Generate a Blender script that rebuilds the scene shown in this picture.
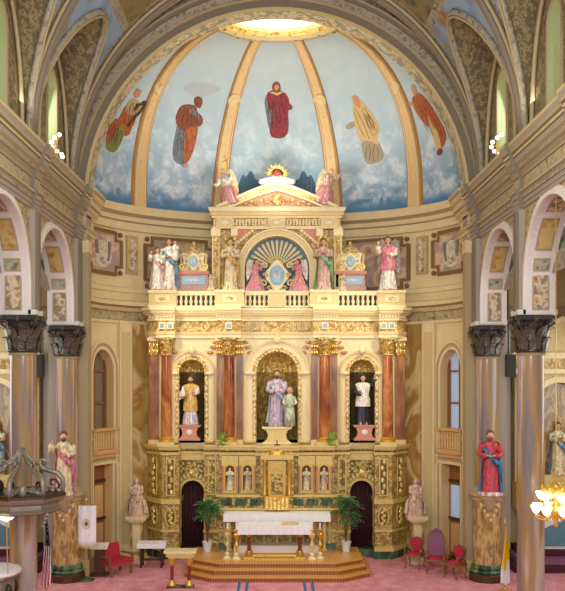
import bpy, math, random
from mathutils import Vector, Matrix, geometry
from mathutils.bvhtree import BVHTree
PI = math.pi; R = math.radians; sin = math.sin; cos = math.cos
random.seed(7)
SC = bpy.context.scene; COL = SC.collection
for o in list(bpy.data.objects): bpy.data.objects.remove(o)
# ------------------------------------------------------------------ camera, world, lights, exposure
F = 834.0; HC = 6.4; CX = 277.0; HY = 375.0
cam = bpy.data.cameras.new('camera'); camo = bpy.data.objects.new('camera', cam); COL.objects.link(camo)
camo.location = (0, 0, HC); camo.rotation_euler = (R(90), 0, 0)
cam.sensor_width = 36; cam.lens = F / 591 * 36; cam.shift_x = (282.5 - CX) / 591; cam.shift_y = (HY - 295.5) / 591
cam.clip_end = 200
SC.camera = camo
w = bpy.data.worlds.new('world'); SC.world = w; w.use_nodes = True
w.node_tree.nodes['Background'].inputs[0].default_value = (0.86, 0.93, 1.0, 1)
w.node_tree.nodes['Background'].inputs[1].default_value = .75
SC.view_settings.view_transform = 'Standard'; SC.view_settings.look = 'None'
SC.view_settings.exposure = 0.14; SC.view_settings.gamma = 1; SC.view_settings.use_curve_mapping = False

def light(name, typ, loc, target, energy, color, size=1.0, size_y=None, spot=60, blend=.6):
    l = bpy.data.lights.new(name, typ); o = bpy.data.objects.new(name, l); COL.objects.link(o)
    l.energy = energy; l.color = color; o.location = loc
    if typ == 'AREA':
        l.size = size
        if size_y: l.shape = 'RECTANGLE'; l.size_y = size_y
    elif typ == 'SPOT': l.spot_size = R(spot); l.spot_blend = blend; l.shadow_soft_size = size
    else: l.shadow_soft_size = size
    if target: o.rotation_euler = (Vector(target) - Vector(loc)).to_track_quat('-Z', 'Y').to_euler()
    return o
WARM = (1.0, .88, .68); DAY = (.88, .94, 1.0)
# unseen fill light added behind the camera to brighten the interior
light('rear_fill', 'AREA', (0, -3, 12), (0, 30, 5), 2300, (.97, .98, 1), 9, 9)
# floodlights hidden behind the chancel arch
for s in (-1, 1):
    light('chancel_flood', 'SPOT', (s * 5.2, 27.0, 11.6), (-s * 1.0, 30.0, 7.0), 235, WARM, .35, spot=95)
    light('chancel_flood', 'SPOT', (s * 5.0, 26.2, 10.4), (-s * 2.2, 30.0, 2.5), 640, WARM, .35, spot=85)
    light('aisle_fill', 'AREA', (s * 11.0, 24.0, 5.5), (s * 7, 24.6, 4.0), 230, DAY, 5, 5)  # added area light before the solid outer wall, brightens the aisle
    light('nave_fill', 'POINT', (s * 2.6, 17.5, 11.5), None, 170, (1, .95, .85), .5)  # unseen point light added to brighten the nave, no fixture
    light('vault_fill', 'AREA', (s * 5.6, 21.0, 12.6), (s * 1.0, 23, 19), 60, (1, .95, .85), .3, 9)  # unseen strip light aimed up at the vault, no fixture
light('dome_flood', 'SPOT', (0, 27.6, 12.6), (0, 30.0, 16.5), 330, (1, .95, .85), .5, spot=150)

# ------------------------------------------------------------------ materials
def lin(h):
    c = [int(h[i:i + 2], 16) / 255 for i in (0, 2, 4)]
    return tuple(x / 12.92 if x <= .04045 else ((x + .055) / 1.055) ** 2.4 for x in c) + (1,)
def shade(h, k): return ''.join('%02x' % max(0, min(255, int(int(h[i:i + 2], 16) * k))) for i in (0, 2, 4))
MATS = {}
def newmat(name):
    m = bpy.data.materials.new(name); m.use_nodes = True; MATS[name] = m
    return m, m.node_tree.nodes, m.node_tree.links, m.node_tree.nodes['Principled BSDF']
def flat(name, h, rough=.6, metal=0, emit=None, es=0, bump=0, bs=20, var=.12):
    m, n, l, b = newmat(name)
    b.inputs['Roughness'].default_value = rough; b.inputs['Metallic'].default_value = metal
    tc = n.new('ShaderNodeTexCoord'); no = n.new('ShaderNodeTexNoise'); no.inputs['Scale'].default_value = bs
    l.new(tc.outputs['Object'], no.inputs['Vector'])
    mx = n.new('ShaderNodeMix'); mx.data_type = 'RGBA'
    c = lin(h); mx.inputs[6].default_value = tuple(x * (1 - var) for x in c[:3]) + (1,); mx.inputs[7].default_value = tuple(min(1, x * (1 + var)) for x in c[:3]) + (1,)
    l.new(no.outputs['Fac'], mx.inputs[0]); l.new(mx.outputs[2], b.inputs['Base Color'])
    if bump:
        bp = n.new('ShaderNodeBump'); bp.inputs['Strength'].default_value = bump; bp.inputs['Distance'].default_value = .03
        l.new(no.outputs['Fac'], bp.inputs['Height']); l.new(bp.outputs[0], b.inputs['Normal'])
    if emit: b.inputs['Emission Color'].default_value = lin(emit); b.inputs['Emission Strength'].default_value = es
    return m
def ramp(n, stops):
    r = n.new('ShaderNodeValToRGB'); e = r.color_ramp.elements
    while len(e) < len(stops): e.new(.5)
    for i, (p, h) in enumerate(stops): e[i].position = p; e[i].color = lin(h)
    return r
def orn(name, stops, scale=6, rough=.45, metal=0, bump=.6, kind='F1', stretch=(1, 1, 1), dist=.05, warp=.25):
    """scrolling carved or painted ornament"""
    m, n, l, b = newmat(name)
    b.inputs['Roughness'].default_value = rough; b.inputs['Metallic'].default_value = metal
    tc = n.new('ShaderNodeTexCoord'); mp = n.new('ShaderNodeMapping'); mp.inputs['Scale'].default_value = stretch
    no = n.new('ShaderNodeTexNoise'); no.inputs['Scale'].default_value = scale * .8; no.inputs['Detail'].default_value = 3
    vo = n.new('ShaderNodeTexVoronoi'); vo.inputs['Scale'].default_value = scale; vo.feature = kind
    l.new(tc.outputs['Object'], mp.inputs['Vector']); l.new(mp.outputs[0], no.inputs['Vector'])
    mw = n.new('ShaderNodeMix'); mw.data_type = 'RGBA'; mw.inputs[0].default_value = warp
    l.new(mp.outputs[0], mw.inputs[6]); l.new(no.outputs['Color'], mw.inputs[7]); l.new(mw.outputs[2], vo.inputs['Vector'])
    ad = n.new('ShaderNodeMath'); ad.operation = 'ADD'; ad.inputs[1].default_value = -.25
    mu = n.new('ShaderNodeMath'); mu.operation = 'ADD'
    l.new(no.outputs['Fac'], ad.inputs[0]); l.new(ad.outputs[0], mu.inputs[0]); l.new(vo.outputs['Distance'], mu.inputs[1])
    r = ramp(n, stops); l.new(mu.outputs[0], r.inputs[0]); l.new(r.outputs[0], b.inputs['Base Color'])
    if bump:
        bp = n.new('ShaderNodeBump'); bp.inputs['Strength'].default_value = bump; bp.inputs['Distance'].default_value = dist
        l.new(mu.outputs[0], bp.inputs['Height']); l.new(bp.outputs[0], b.inputs['Normal'])
    return m
def marble(name, stops, scale=1.2, rough=.12, dist=4, stretch=(1, 1, .35)):
    m, n, l, b = newmat(name); b.inputs['Roughness'].default_value = rough
    tc = n.new('ShaderNodeTexCoord'); mp = n.new('ShaderNodeMapping'); mp.inputs['Scale'].default_value = stretch
    no = n.new('ShaderNodeTexNoise'); no.inputs['Scale'].default_value = scale; no.inputs['Detail'].default_value = 8; no.inputs['Distortion'].default_value = dist * .3
    l.new(tc.outputs['Object'], mp.inputs[0]); l.new(mp.outputs[0], no.inputs['Vector'])
    r = ramp(n, stops); l.new(no.outputs['Fac'], r.inputs[0]); l.new(r.outputs[0], b.inputs['Base Color'])
    return m
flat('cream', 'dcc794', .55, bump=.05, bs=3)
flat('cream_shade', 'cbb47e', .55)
flat('pale_stone', 'e4dccd', .5)
flat('soffit_white', 'ddd6cd', .5)
flat('mauve', 'a0937f', .55)
flat('taupe', '7a6f5a', .6)
flat('tan', 'ae9b72', .55)
flat('brown_trim', '7b5c30', .5)
orn('frieze', [(.25, '5e5034'), (.5, '9a8860'), (.8, 'b8a67c')], 9, .5, 0, .5)
orn('fresco', [(.2, '8d6548'), (.45, 'c39a78'), (.65, 'd6b898'), (.9, 'a98f85')], 2.5, .7, 0, 0)
orn('fresco_relief', [(.2, '7a6a50'), (.5, 'c0b294'), (.8, 'd8cfb6')], 7, .6, 0, .8)
orn('vault_gold', [(.2, '564a30'), (.42, '76683f'), (.62, 'a08e60'), (.85, '6a5c3c')], 9, .6, 0, .3)
orn('vault_coffer', [(.2, '7a6438'), (.5, 'b59f68'), (.8, '958050')], 4, .6, 0, .6)
orn('vault_green', [(.25, '3c4434'), (.5, '5d5a3c'), (.8, '8a7748')], 3, .6, 0, .2)
orn('vault_blue', [(.2, '8a6a40'), (.38, 'a68a62'), (.5, '7a8fa0'), (.75, '8ea6bb')], 1.6, .6, 0, 0)
orn('vault_rib', [(.2, '665b47'), (.5, '897d64'), (.8, 'a69c82')], 9, .6, 0, .4)
orn('soffit_paint', [(.25, '8f7a48'), (.45, 'c4a765'), (.65, 'ddcda4'), (.9, '98906c')], 5, .5, 0, .1)
orn('panel_gold', [(.2, '7a5a20'), (.5, 'b88c3c'), (.8, 'c8b070')], 5, .6, 0, .4)
orn('panel_green', [(.2, '45503e'), (.5, '77806a'), (.8, 'a9ab90')], 7, .6, 0, .4)
orn('panel_brown', [(.2, '7d5c30'), (.45, 'b08a50'), (.7, 'd6c6a4'), (.9, '8c7a60')], 5, .6, 0, .4)
flat('rib_gold', 'e2bd7e', .5, .05)
flat('rib_edge', 'b5823c', .5)
orn('rib_orn', [(.3, 'cfa460'), (.55, 'e4be7c'), (.8, 'f0d69a')], 4, .5, 0, .2)
orn('altar_gold', [(.2, '94702c'), (.38, 'd2b066'), (.6, 'efdaa0'), (.9, 'bd964a')], 9, .38, .15, 1.0)  # brown stops put the shadows of the carving into the gold
flat('altar_cream', 'ecdaa4', .42, .05, bump=.25, bs=14, var=.16)
flat('altar_cream2', 'dcc280', .42, .1, bump=.3, bs=18, var=.2)
orn('olive_gold', [(.18, '4c3c14'), (.4, '8f7638'), (.62, 'd0b868'), (.9, '7a6630')], 7, .36, .2, .8)
orn('olive', [(.2, '7d6226'), (.4, 'a98a3e'), (.62, 'cbb062'), (.9, '97793a')], 8, .36, .15, .6)
flat('olive_light', 'd6bc6c', .4, .12, bump=.3, bs=12, var=.2)
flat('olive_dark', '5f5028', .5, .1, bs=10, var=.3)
orn('bright_gold', [(.2, 'a87410'), (.5, 'e0ae3a'), (.8, 'fbe08a')], 9, .28, .45, .8)
orn('cap_gold', [(.2, '8a5e18'), (.42, 'cf9c3c'), (.65, 'f0cf78'), (.9, 'b08028')], 14, .3, .35, .8)
flat('gold', 'dfb04a', .28, .55)
marble('red_marble', [(.3, '64280e'), (.48, 'a4561f'), (.6, 'c88340'), (.75, '84401a')], 2.2)
marble('brown_marble', [(.3, '5e3414'), (.5, '8f5628'), (.7, 'b98445')], 2.2, .25)
marble('nave_marble', [(.3, '6f6270'), (.42, '8f7b6a'), (.5, 'a8844c'), (.58, 'b9a59a'), (.7, '8b7f92')], 1.6, .1, .8, (1.6, 1.6, .16))
marble('honey_marble', [(.3, '6e5532'), (.42, 'a07c42'), (.5, 'c9ab70'), (.58, '8f6c3c'), (.7, 'a8977e')], 2.6, .15, .6, (1.4, 1.4, .6))
marble('wall_marble', [(.3, '8c6630'), (.42, 'b08a44'), (.49, 'dcc084'), (.55, 'a07836'), (.7, 'c4a25c')], .8, .35, 3, (1, 1, .6))
marble('green_marble', [(.3, '1f2f1c'), (.5, '3f5a3c'), (.7, '6f8a68')], 4, .15)
flat('bronze', '3a342f', .3, .55, bump=.5, bs=18, var=.4)
flat('cap_dark', '3d3730', .3, .4, bump=.6, bs=14, var=.5); flat('cap_leaf', '5b5348', .3, .4, bump=.6, bs=14, var=.5)
flat('bronze_light', '8f8674', .35, .4, bump=.4, bs=18, var=.3)
flat('wood_dark', '4a2b17', .4)
flat('door_wood', '8a5a2c', .4, var=.2)
flat('balcony_wood', 'cfa66a', .45)
flat('cloth_white', 'f2eff0', .8)
flat('marble_white', 'ece6de', .35)
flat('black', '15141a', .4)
flat('dark_red', '4a141c', .8, var=.3)
flat('red_velvet', 'b01f35', .7)
flat('purple_velvet', '8a5570', .7)
flat('chair_frame', '8a5a3c', .4)
flat('skin', 'dba67e', .55)
flat('skin_pale', 'eddcc2', .5)
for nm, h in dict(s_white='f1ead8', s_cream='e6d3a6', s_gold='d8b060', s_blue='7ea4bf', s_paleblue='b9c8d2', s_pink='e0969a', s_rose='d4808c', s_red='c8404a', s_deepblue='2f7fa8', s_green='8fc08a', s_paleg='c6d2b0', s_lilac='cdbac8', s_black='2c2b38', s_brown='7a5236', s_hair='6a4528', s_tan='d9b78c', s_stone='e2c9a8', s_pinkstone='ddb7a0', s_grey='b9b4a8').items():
    orn(nm, [(.22, shade(h, .6)), (.42, h), (.58, shade(h, 1.14)), (.72, shade(h, .78)), (.92, h)], 7, .45, 0, .5, stretch=(2.4, 2.4, .7), dist=.03)  # vertical tone streaks put the shade of robe folds into the colour
flat('blue_paint', '5c8494', .5, var=.25, bs=6)
flat('plaque_blue', '9cc3dc', .4, var=.2)
flat('jewel_blue', '8ea0b8', .3)
flat('oxblood', '7e3222', .25, var=.3)
flat('salmon', 'd58a6c', .5)
flat('rose_marble', 'c08a70', .3, bs=9, var=.3)
flat('leaf', '5c9a48', .5, var=.35); flat('leaf_bright', '76c03e', .5, var=.3); flat('leaf_dark', '4c7a4c', .5, var=.35)
flat('terracotta', 'e2e4e6', .4)
flat('flag_yellow', 'ecc81c', .7); flat('flag_white', 'ece9ea', .7); flat('flag_red', 'b02238', .7); flat('flag_blue', '26304e', .7)
flat('banner_gold', 'e2c470', .6)
flat('reveal_green', 'a8ad74', .6)  # green light falling on the window reveals, put into their colour
for nm, h in dict(orange='ac5c30', brown='84482a', grey='74767e', crimson='8a3038', yellow='cfae70', green='7d8a3c', olive='b09a68', skin='c98a62', tan='a09070', cloud='aab3ba', storm='46657c').items():
    orn('paint_' + nm, [(.25, shade(h, .62)), (.45, h), (.6, shade(h, 1.2)), (.75, shade(h, .8)), (.95, shade(h, 1.1))], 5, .7, 0, 0, stretch=(2.6, 2.6, .7))
flat('paint_line', '6a4a34', .7)
flat('paint_yellow', 'd9b878', .6, var=.25); flat('paint_green', '7d8a3c', .6, var=.25); flat('paint_olive', 'b8a070', .6, var=.25); flat('paint_skin', 'cf8f66', .6); flat('paint_tan', 'a99a78', .6, var=.2); flat('paint_cloud', 'b9bfc4', .6, var=.2)
flat('lamp_glass', 'fff6e4', .3, emit='fff1d8', es=1.6)
flat('lamp_dim', 'fff6e4', .3, emit='fff1d8', es=1.3)
flat('window_glow', 'dfe8ea', .3, emit='e4eef2', es=.75)
flat('window_glass', '9fb4cc', .1, emit='a9bdd6', es=.25)
flat('oculus_glow', 'fff3d0', .5, emit='fff0c8', es=.9)
# carpet, wood steps
def carpet():
    m, n, l, b = newmat('carpet'); b.inputs['Roughness'].default_value = .9
    tc = n.new('ShaderNodeTexCoord'); no = n.new('ShaderNodeTexNoise'); no.inputs['Scale'].default_value = 2.2; no.inputs['Detail'].default_value = 9; no.inputs['Roughness'].default_value = .8
    l.new(tc.outputs['Object'], no.inputs[0]); r = ramp(n, [(.34, 'c9707c'), (.5, 'dd909a'), (.66, 'efb6ba')]); l.new(no.outputs[0], r.inputs[0]); l.new(r.outputs[0], b.inputs['Base Color'])
carpet()
flat('carpet_blue', '3f6fa8', .9)
def wood(name, stops, sc):
    m, n, l, b = newmat(name); b.inputs['Roughness'].default_value = .3
    tc = n.new('ShaderNodeTexCoord'); wv = n.new('ShaderNodeTexWave'); wv.inputs['Scale'].default_value = sc; wv.inputs['Distortion'].default_value = .3
    wv.bands_direction = 'X'
    l.new(tc.outputs['Object'], wv.inputs[0]); r = ramp(n, stops); l.new(wv.outputs[0], r.inputs[0]); l.new(r.outputs[0], b.inputs['Base Color'])
wood('step_wood', [(.1, 'd0924a'), (.5, 'd89c54'), (.9, 'e0a860')], 3.2)
wood('riser_wood', [(.1, '7a4218'), (.5, '9c5a26'), (.9, 'b87434')], 4)
# mural sky of the dome: painted blue at the foot, clouds in the middle, pale at the top
def sky():
    m, n, l, b = newmat('dome_sky'); b.inputs['Roughness'].default_value = .75
    tc = n.new('ShaderNodeTexCoord'); sp = n.new('ShaderNodeSeparateXYZ'); l.new(tc.outputs['Object'], sp.inputs[0])
    no = n.new('ShaderNodeTexNoise'); no.inputs['Scale'].default_value = 1.3; no.inputs['Detail'].default_value = 7; no.inputs['Roughness'].default_value = .62; no.inputs['Distortion'].default_value = .6
    l.new(tc.outputs['Object'], no.inputs[0])
    mr = n.new('ShaderNodeMapRange'); mr.inputs[1].default_value = 12.3; mr.inputs[2].default_value = 18.2
    l.new(sp.outputs[2], mr.inputs[0])
    base = ramp(n, [(0, '44749a'), (.10, '5b86a6'), (.22, '8fb0c2'), (.45, 'b4ccd4'), (.75, 'bcd0d2'), (1, 'c4d2cc')])
    l.new(mr.outputs[0], base.inputs[0])
    cl = ramp(n, [(.38, '000000'), (.47, 'b0b0b0'), (.55, 'ffffff')])
    # more cloud between 0.1 and 0.5
    am = ramp(n, [(0, '000000'), (.04, '303030'), (.1, 'd8d8d8'), (.4, 'c8c8c8'), (.62, '787878'), (1, '303030')])
    l.new(mr.outputs[0], am.inputs[0]); l.new(no.outputs[0], cl.inputs[0])
    mu = n.new('ShaderNodeMath'); mu.operation = 'MULTIPLY'; l.new(cl.outputs[0], mu.inputs[0]); l.new(am.outputs[0], mu.inputs[1])
    n2 = n.new('ShaderNodeTexNoise'); n2.inputs['Scale'].default_value = 2.2; n2.inputs['Detail'].default_value = 3; l.new(tc.outputs['Object'], n2.inputs[0])
    wm = n.new('ShaderNodeMix'); wm.data_type = 'RGBA'; wm.inputs[0].default_value = .55; l.new(tc.outputs['Object'], wm.inputs[6]); l.new(n2.outputs['Color'], wm.inputs[7])
    vo = n.new('ShaderNodeTexVoronoi'); vo.inputs['Scale'].default_value = 4; vo.feature = 'SMOOTH_F1'; vo.inputs['Smoothness'].default_value = .25; l.new(wm.outputs[2], vo.inputs['Vector'])
    cc = ramp(n, [(.0, 'd9e1e2'), (.3, 'f2f4f2'), (.5, 'dbe3e5'), (.7, 'b4c4cd')]); l.new(vo.outputs['Distance'], cc.inputs[0])
    mx = n.new('ShaderNodeMix'); mx.data_type = 'RGBA'; l.new(mu.outputs[0], mx.inputs[0]); l.new(base.outputs[0], mx.inputs[6]); l.new(cc.outputs[0], mx.inputs[7])
    l.new(mx.outputs[2], b.inputs['Base Color'])
sky()

# ------------------------------------------------------------------ mesh helpers
ORG = {}
class MB:
    def __init__(s, M=None): s.v = []; s.f = []; s.mi = []; s.mats = []; s.M = M
    def k(s, mat):
        if mat not in s.mats: s.mats.append(mat)
        return s.mats.index(mat)
    def add(s, vs, fs, mat):
        b = len(s.v); i = s.k(mat)
        if s.M is not None: vs = [tuple(s.M @ Vector(v)) for v in vs]
        s.v += [tuple(v) for v in vs]; s.f += [tuple(x + b for x in f) for f in fs]; s.mi += [i] * len(fs); return s
    def box(s, x0, x1, y0, y1, z0, z1, mat):
        if x0 > x1: x0, x1 = x1, x0
        return s.add([(x0, y0, z0), (x1, y0, z0), (x1, y1, z0), (x0, y1, z0), (x0, y0, z1), (x1, y0, z1), (x1, y1, z1), (x0, y1, z1)],
                     [(0, 3, 2, 1), (4, 5, 6, 7), (0, 1, 5, 4), (1, 2, 6, 5), (2, 3, 7, 6), (3, 0, 4, 7)], mat)
    def lathe(s, prof, cx, cy, mat, n=20, sx=1, sy=1, a0=0, a1=2 * PI, caps=True, z0=0, fold=None):
        full = abs(a1 - a0 - 2 * PI) < 1e-6; m = n if full else n + 1; vs = []
        for j, (r, z) in enumerate(prof):
            for i in range(m):
                a = a0 + (a1 - a0) * i / n; q = r * (fold(a, z) if fold else 1)
                vs.append((cx + q * sx * cos(a), cy + q * sy * sin(a), z0 + z))
        fs = []
        for j in range(len(prof) - 1):
            for i in range(n):
                i2 = (i + 1) % m
                fs.append((j * m + i, j * m + i2, (j + 1) * m + i2, (j + 1) * m + i))
        if full and caps:
            fs.append(tuple(reversed(range(m)))); fs.append(tuple((len(prof) - 1) * m + i for i in range(m)))
        return s.add(vs, fs, mat)
    def tube(s, pts, rad, mat, n=8, caps=True, sq=1.0):
        pts = [Vector(p) for p in pts]; N = len(pts)
        if not hasattr(rad, '__len__'): rad = [rad] * N
        vs = []; up = None
        for i, p in enumerate(pts):
            t = (pts[min(i + 1, N - 1)] - pts[max(i - 1, 0)]).normalized()
            if up is None: up = Vector((0, 0, 1)) if abs(t.z) < .9 else Vector((0, 1, 0))
            a = t.cross(up)
            if a.length < 1e-5: a = t.cross(Vector((1, 0, 0)))
            a.normalize(); b = a.cross(t).normalized(); up = b
            for k in range(n):
                q = 2 * PI * k / n; vs.append(p + (a * cos(q) + b * sin(q) * sq) * rad[i])
        fs = [(i * n + k, i * n + (k + 1) % n, (i + 1) * n + (k + 1) % n, (i + 1) * n + k) for i in range(N - 1) for k in range(n)]
        if caps: fs += [tuple(reversed(range(n))), tuple((N - 1) * n + k for k in range(n))]
        return s.add(vs, fs, mat)
    def ell(s, c, r, mat, n=12, m=8):
        if not hasattr(r, '__len__'): r = (r, r, r)
        vs = [(c[0], c[1], c[2] - r[2])]
        for j in range(1, m):
            a = -PI / 2 + PI * j / m
            for i in range(n): q = 2 * PI * i / n; vs.append((c[0] + r[0] * cos(a) * cos(q), c[1] + r[1] * cos(a) * sin(q), c[2] + r[2] * sin(a)))
        vs.append((c[0], c[1], c[2] + r[2])); fs = [(0, 1 + (i + 1) % n, 1 + i) for i in range(n)]
        for j in range(m - 2):
            for i in range(n): fs.append((1 + j * n + i, 1 + j * n + (i + 1) % n, 1 + (j + 1) * n + (i + 1) % n, 1 + (j + 1) * n + i))
        L = len(vs) - 1; o = 1 + (m - 2) * n
        fs += [(o + i, o + (i + 1) % n, L) for i in range(n)]
        return s.add(vs, fs, mat)
    def plate(s, outer, d0, d1, mat, holes=(), ax='y', edge=None):
        """outline in a plane extruded between d0 and d1; ax y: (x,z), x: (y,z), z: (x,y)"""
        loops = [list(outer)] + [list(h) for h in holes]
        P = {'y': lambda p, d: (p[0], d, p[1]), 'x': lambda p, d: (d, p[0], p[1]), 'z': lambda p, d: (p[0], p[1], d)}[ax]
        tris = geometry.tessellate_polygon([[Vector((p[0], p[1], 0)) for p in lp] for lp in loops])
        fl = [p for lp in loops for p in lp]; N = len(fl)
        s.add([P(p, d0) for p in fl] + [P(p, d1) for p in fl], [tuple(t) for t in tris] + [tuple(x + N for x in reversed(t)) for t in tris], mat)
        for lp in loops:
            n = len(lp); s.add([P(p, d0) for p in lp] + [P(p, d1) for p in lp], [(i, (i + 1) % n, n + (i + 1) % n, n + i) for i in range(n)], edge or mat)
        return s
    def build(s, name, parent=None, smooth=False, world=True):
        me = bpy.data.meshes.new(name); org = ORG.get(parent, Vector((0, 0, 0))) if (parent and world) else Vector((0, 0, 0))
        me.from_pydata([tuple(Vector(v) - org) for v in s.v], [], s.f)
        for mt in s.mats: me.materials.append(MATS[mt])
        me.polygons.foreach_set('material_index', s.mi)
        if smooth is True: me.polygons.foreach_set('use_smooth', [True] * len(me.polygons))
        me.update()
        o = bpy.data.objects.new(name, me); COL.objects.link(o)
        if smooth == 'auto':
            me.polygons.foreach_set('use_smooth', [True] * len(me.polygons))
            try: me.set_sharp_from_angle(angle=R(40))
            except Exception: pass
        if parent is not None:
            o.parent = P_(parent); ORG[name_of(o)] = org
        return o
def name_of(o): return o.name
def P_(p): return bpy.data.objects[p] if isinstance(p, str) else p
def tag(o, label=None, cat=None, group=None, kind=None):
    if label: o['label'] = label
    if cat: o['category'] = cat
    if group: o['group'] = group
    if kind: o['kind'] = kind
    return o
def thing(name, loc, label, cat, group=None, rz=0, sc=1):
    o = bpy.data.objects.new(name, None); COL.objects.link(o); o.empty_display_size = .1
    o.location = loc; o.rotation_euler = (0, 0, rz); o.scale = (sc, sc, sc)
    ORG[o.name] = Vector(loc); tag(o, label, cat, group); return o.name
def part(mb, name, parent, smooth=False, world=True, label=None):
    o = mb.build(name, parent, smooth, world)
    if label: o['label'] = label
    return o.name
def struct(mb, name, smooth=False):
    o = mb.build(name, None, smooth); o['kind'] = 'structure'; return o
def copy_tree(o, parent=None):
    c = o.copy(); COL.objects.link(c)
    if parent: c.parent = parent
    ORG[c.name] = ORG.get(o.name, Vector((0, 0, 0)))
    for ch in o.children: copy_tree(ch, c)
    return c
def arc(cx, cz, r, a0, a1, n=16, rz=None):
    rz = rz or r
    return [(cx + r * cos(a0 + (a1 - a0) * i / n), cz + rz * sin(a0 + (a1 - a0) * i / n)) for i in range(n + 1)]
def arch_hole(cx, hw, z0, zs, n=14):
    return [(cx - hw, z0), (cx + hw, z0)] + arc(cx, zs, hw, 0, PI, n)
def arch_ring(cx, r0, r1, z0, zs, n=18):
    """horseshoe outline: archivolt with jambs"""
    return [(cx + r1, z0)] + arc(cx, zs, r1, 0, PI, n) + [(cx - r1, z0), (cx - r0, z0)] + arc(cx, zs, r0, PI, 0, n) + [(cx + r0, z0)]
def X(px, d): return (px - CX) * d / F
def Z(py, d): return HC + (HY - py) * d / F

# ------------------------------------------------------------------ apse geometry
EY, EA, EB = 26.9, 6.35, 4.35
def ep(t, off=0.0):
    """point of the apse wall at angle t (degrees, 0 = left pier, 180 = right), off metres inwards"""
    a = R(t); x = -EA * cos(a); y = EY + EB * sin(a)
    n = Vector((cos(a) / EA * 1.0, -sin(a) / EB, 0)).normalized()
    return (x + n.x * off, y + n.y * off)
def csweep(mb, prof, t0, t1, mats, n=None):
    n = n or max(2, int(abs(t1 - t0) / 3)); m = len(prof)
    for j in range(m - 1):
        vs = []
        for i in range(n + 1):
            t = t0 + (t1 - t0) * i / n
            for q in (prof[j], prof[j + 1]):
                x, y = ep(t, q[0]); vs.append((x, y, q[1]))
        mb.add(vs, [(2 * i, 2 * i + 2, 2 * i + 3, 2 * i + 1) for i in range(n)], mats[j % len(mats)] if isinstance(mats, list) else mats)
    for t in (t0, t1):
        mb.add([ep(t, q[0]) + (q[1],) for q in prof], [tuple(range(m))], mats[0] if isinstance(mats, list) else mats)
def cbox(mb, t0, t1, z0, z1, off0, off1, mat, n=None):
    csweep(mb, [(off0, z0), (off1, z0), (off1, z1), (off0, z1)], t0, t1, mat, n)

# ------------------------------------------------------------------ floor
fl = MB(); fl.box(-12, 12, -2, 32, -.2, 0, 'carpet'); struct(fl, 'floor')
bl = MB()
for px in (238.5, 246.5, 305, 313): x = X(px, 25); bl.box(x - .045, x + .045, 18, 25.72, 0, .006, 'carpet_blue')
tag(bl.build('carpet_stripe'), kind='structure').name = 'trim_1'

# apse wall with openings (window, door on either side)
OPEN = []
for s in (0, 1):
    def tt(t): return t if s == 0 else 180 - t
    OPEN.append((min(tt(13), tt(26.5)), max(tt(13), tt(26.5)), 4.55, 6.55, True))
    OPEN.append((min(tt(13.5), tt(26)), max(tt(13.5), tt(26)), 0.0, 3.35, False))
ts = sorted(set([0.0, 180.0] + [x for o in OPEN for x in o[:2]] + [i * 2.5 for i in range(73)] + [o[0] + (o[1] - o[0]) * k / 10 for o in OPEN for k in range(11)]))
aw = MB()
def topz(o, t):
    if not o[4]: return o[3]
    q = (t - o[0]) / (o[1] - o[0]) * 2 - 1; return o[3] + .72 * math.sqrt(max(0, 1 - q * q))
for a, b in zip(ts[:-1], ts[1:]):
    act = sorted([o for o in OPEN if o[0] - 1e-6 <= a and b <= o[1] + 1e-6], key=lambda o: o[2])
    za = zb = 0.0
    pa, pb = ep(a), ep(b)
    for o in act:
        if o[2] > za + 1e-6: aw.add([pa + (za,), pb + (zb,), pb + (o[2],), pa + (o[2],)], [(0, 1, 2, 3)], 'cream')
        qa, qb = ep(a, -.42), ep(b, -.42); ta, tb = topz(o, a), topz(o, b)
        aw.add([pa + (ta,), pb + (tb,), qb + (tb,), qa + (ta,)], [(0, 1, 2, 3)], 'rib_gold')
        aw.add([pa + (o[2],), pb + (o[2],), qb + (o[2],), qa + (o[2],)], [(0, 1, 2, 3)], 'rib_gold')
        za, zb = ta, tb
    aw.add([pa + (za,), pb + (zb,), pb + (12.4,), pa + (12.4,)], [(0, 1, 2, 3)], 'cream')
for o in OPEN:
    for t in o[:2]:
        zt = o[3]; aw.add([ep(t) + (o[2],), ep(t, -.42) + (o[2],), ep(t, -.42) + (zt,), ep(t) + (zt,)], [(0, 1, 2, 3)], 'rib_gold')
struct(aw, 'wall_back')
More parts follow.
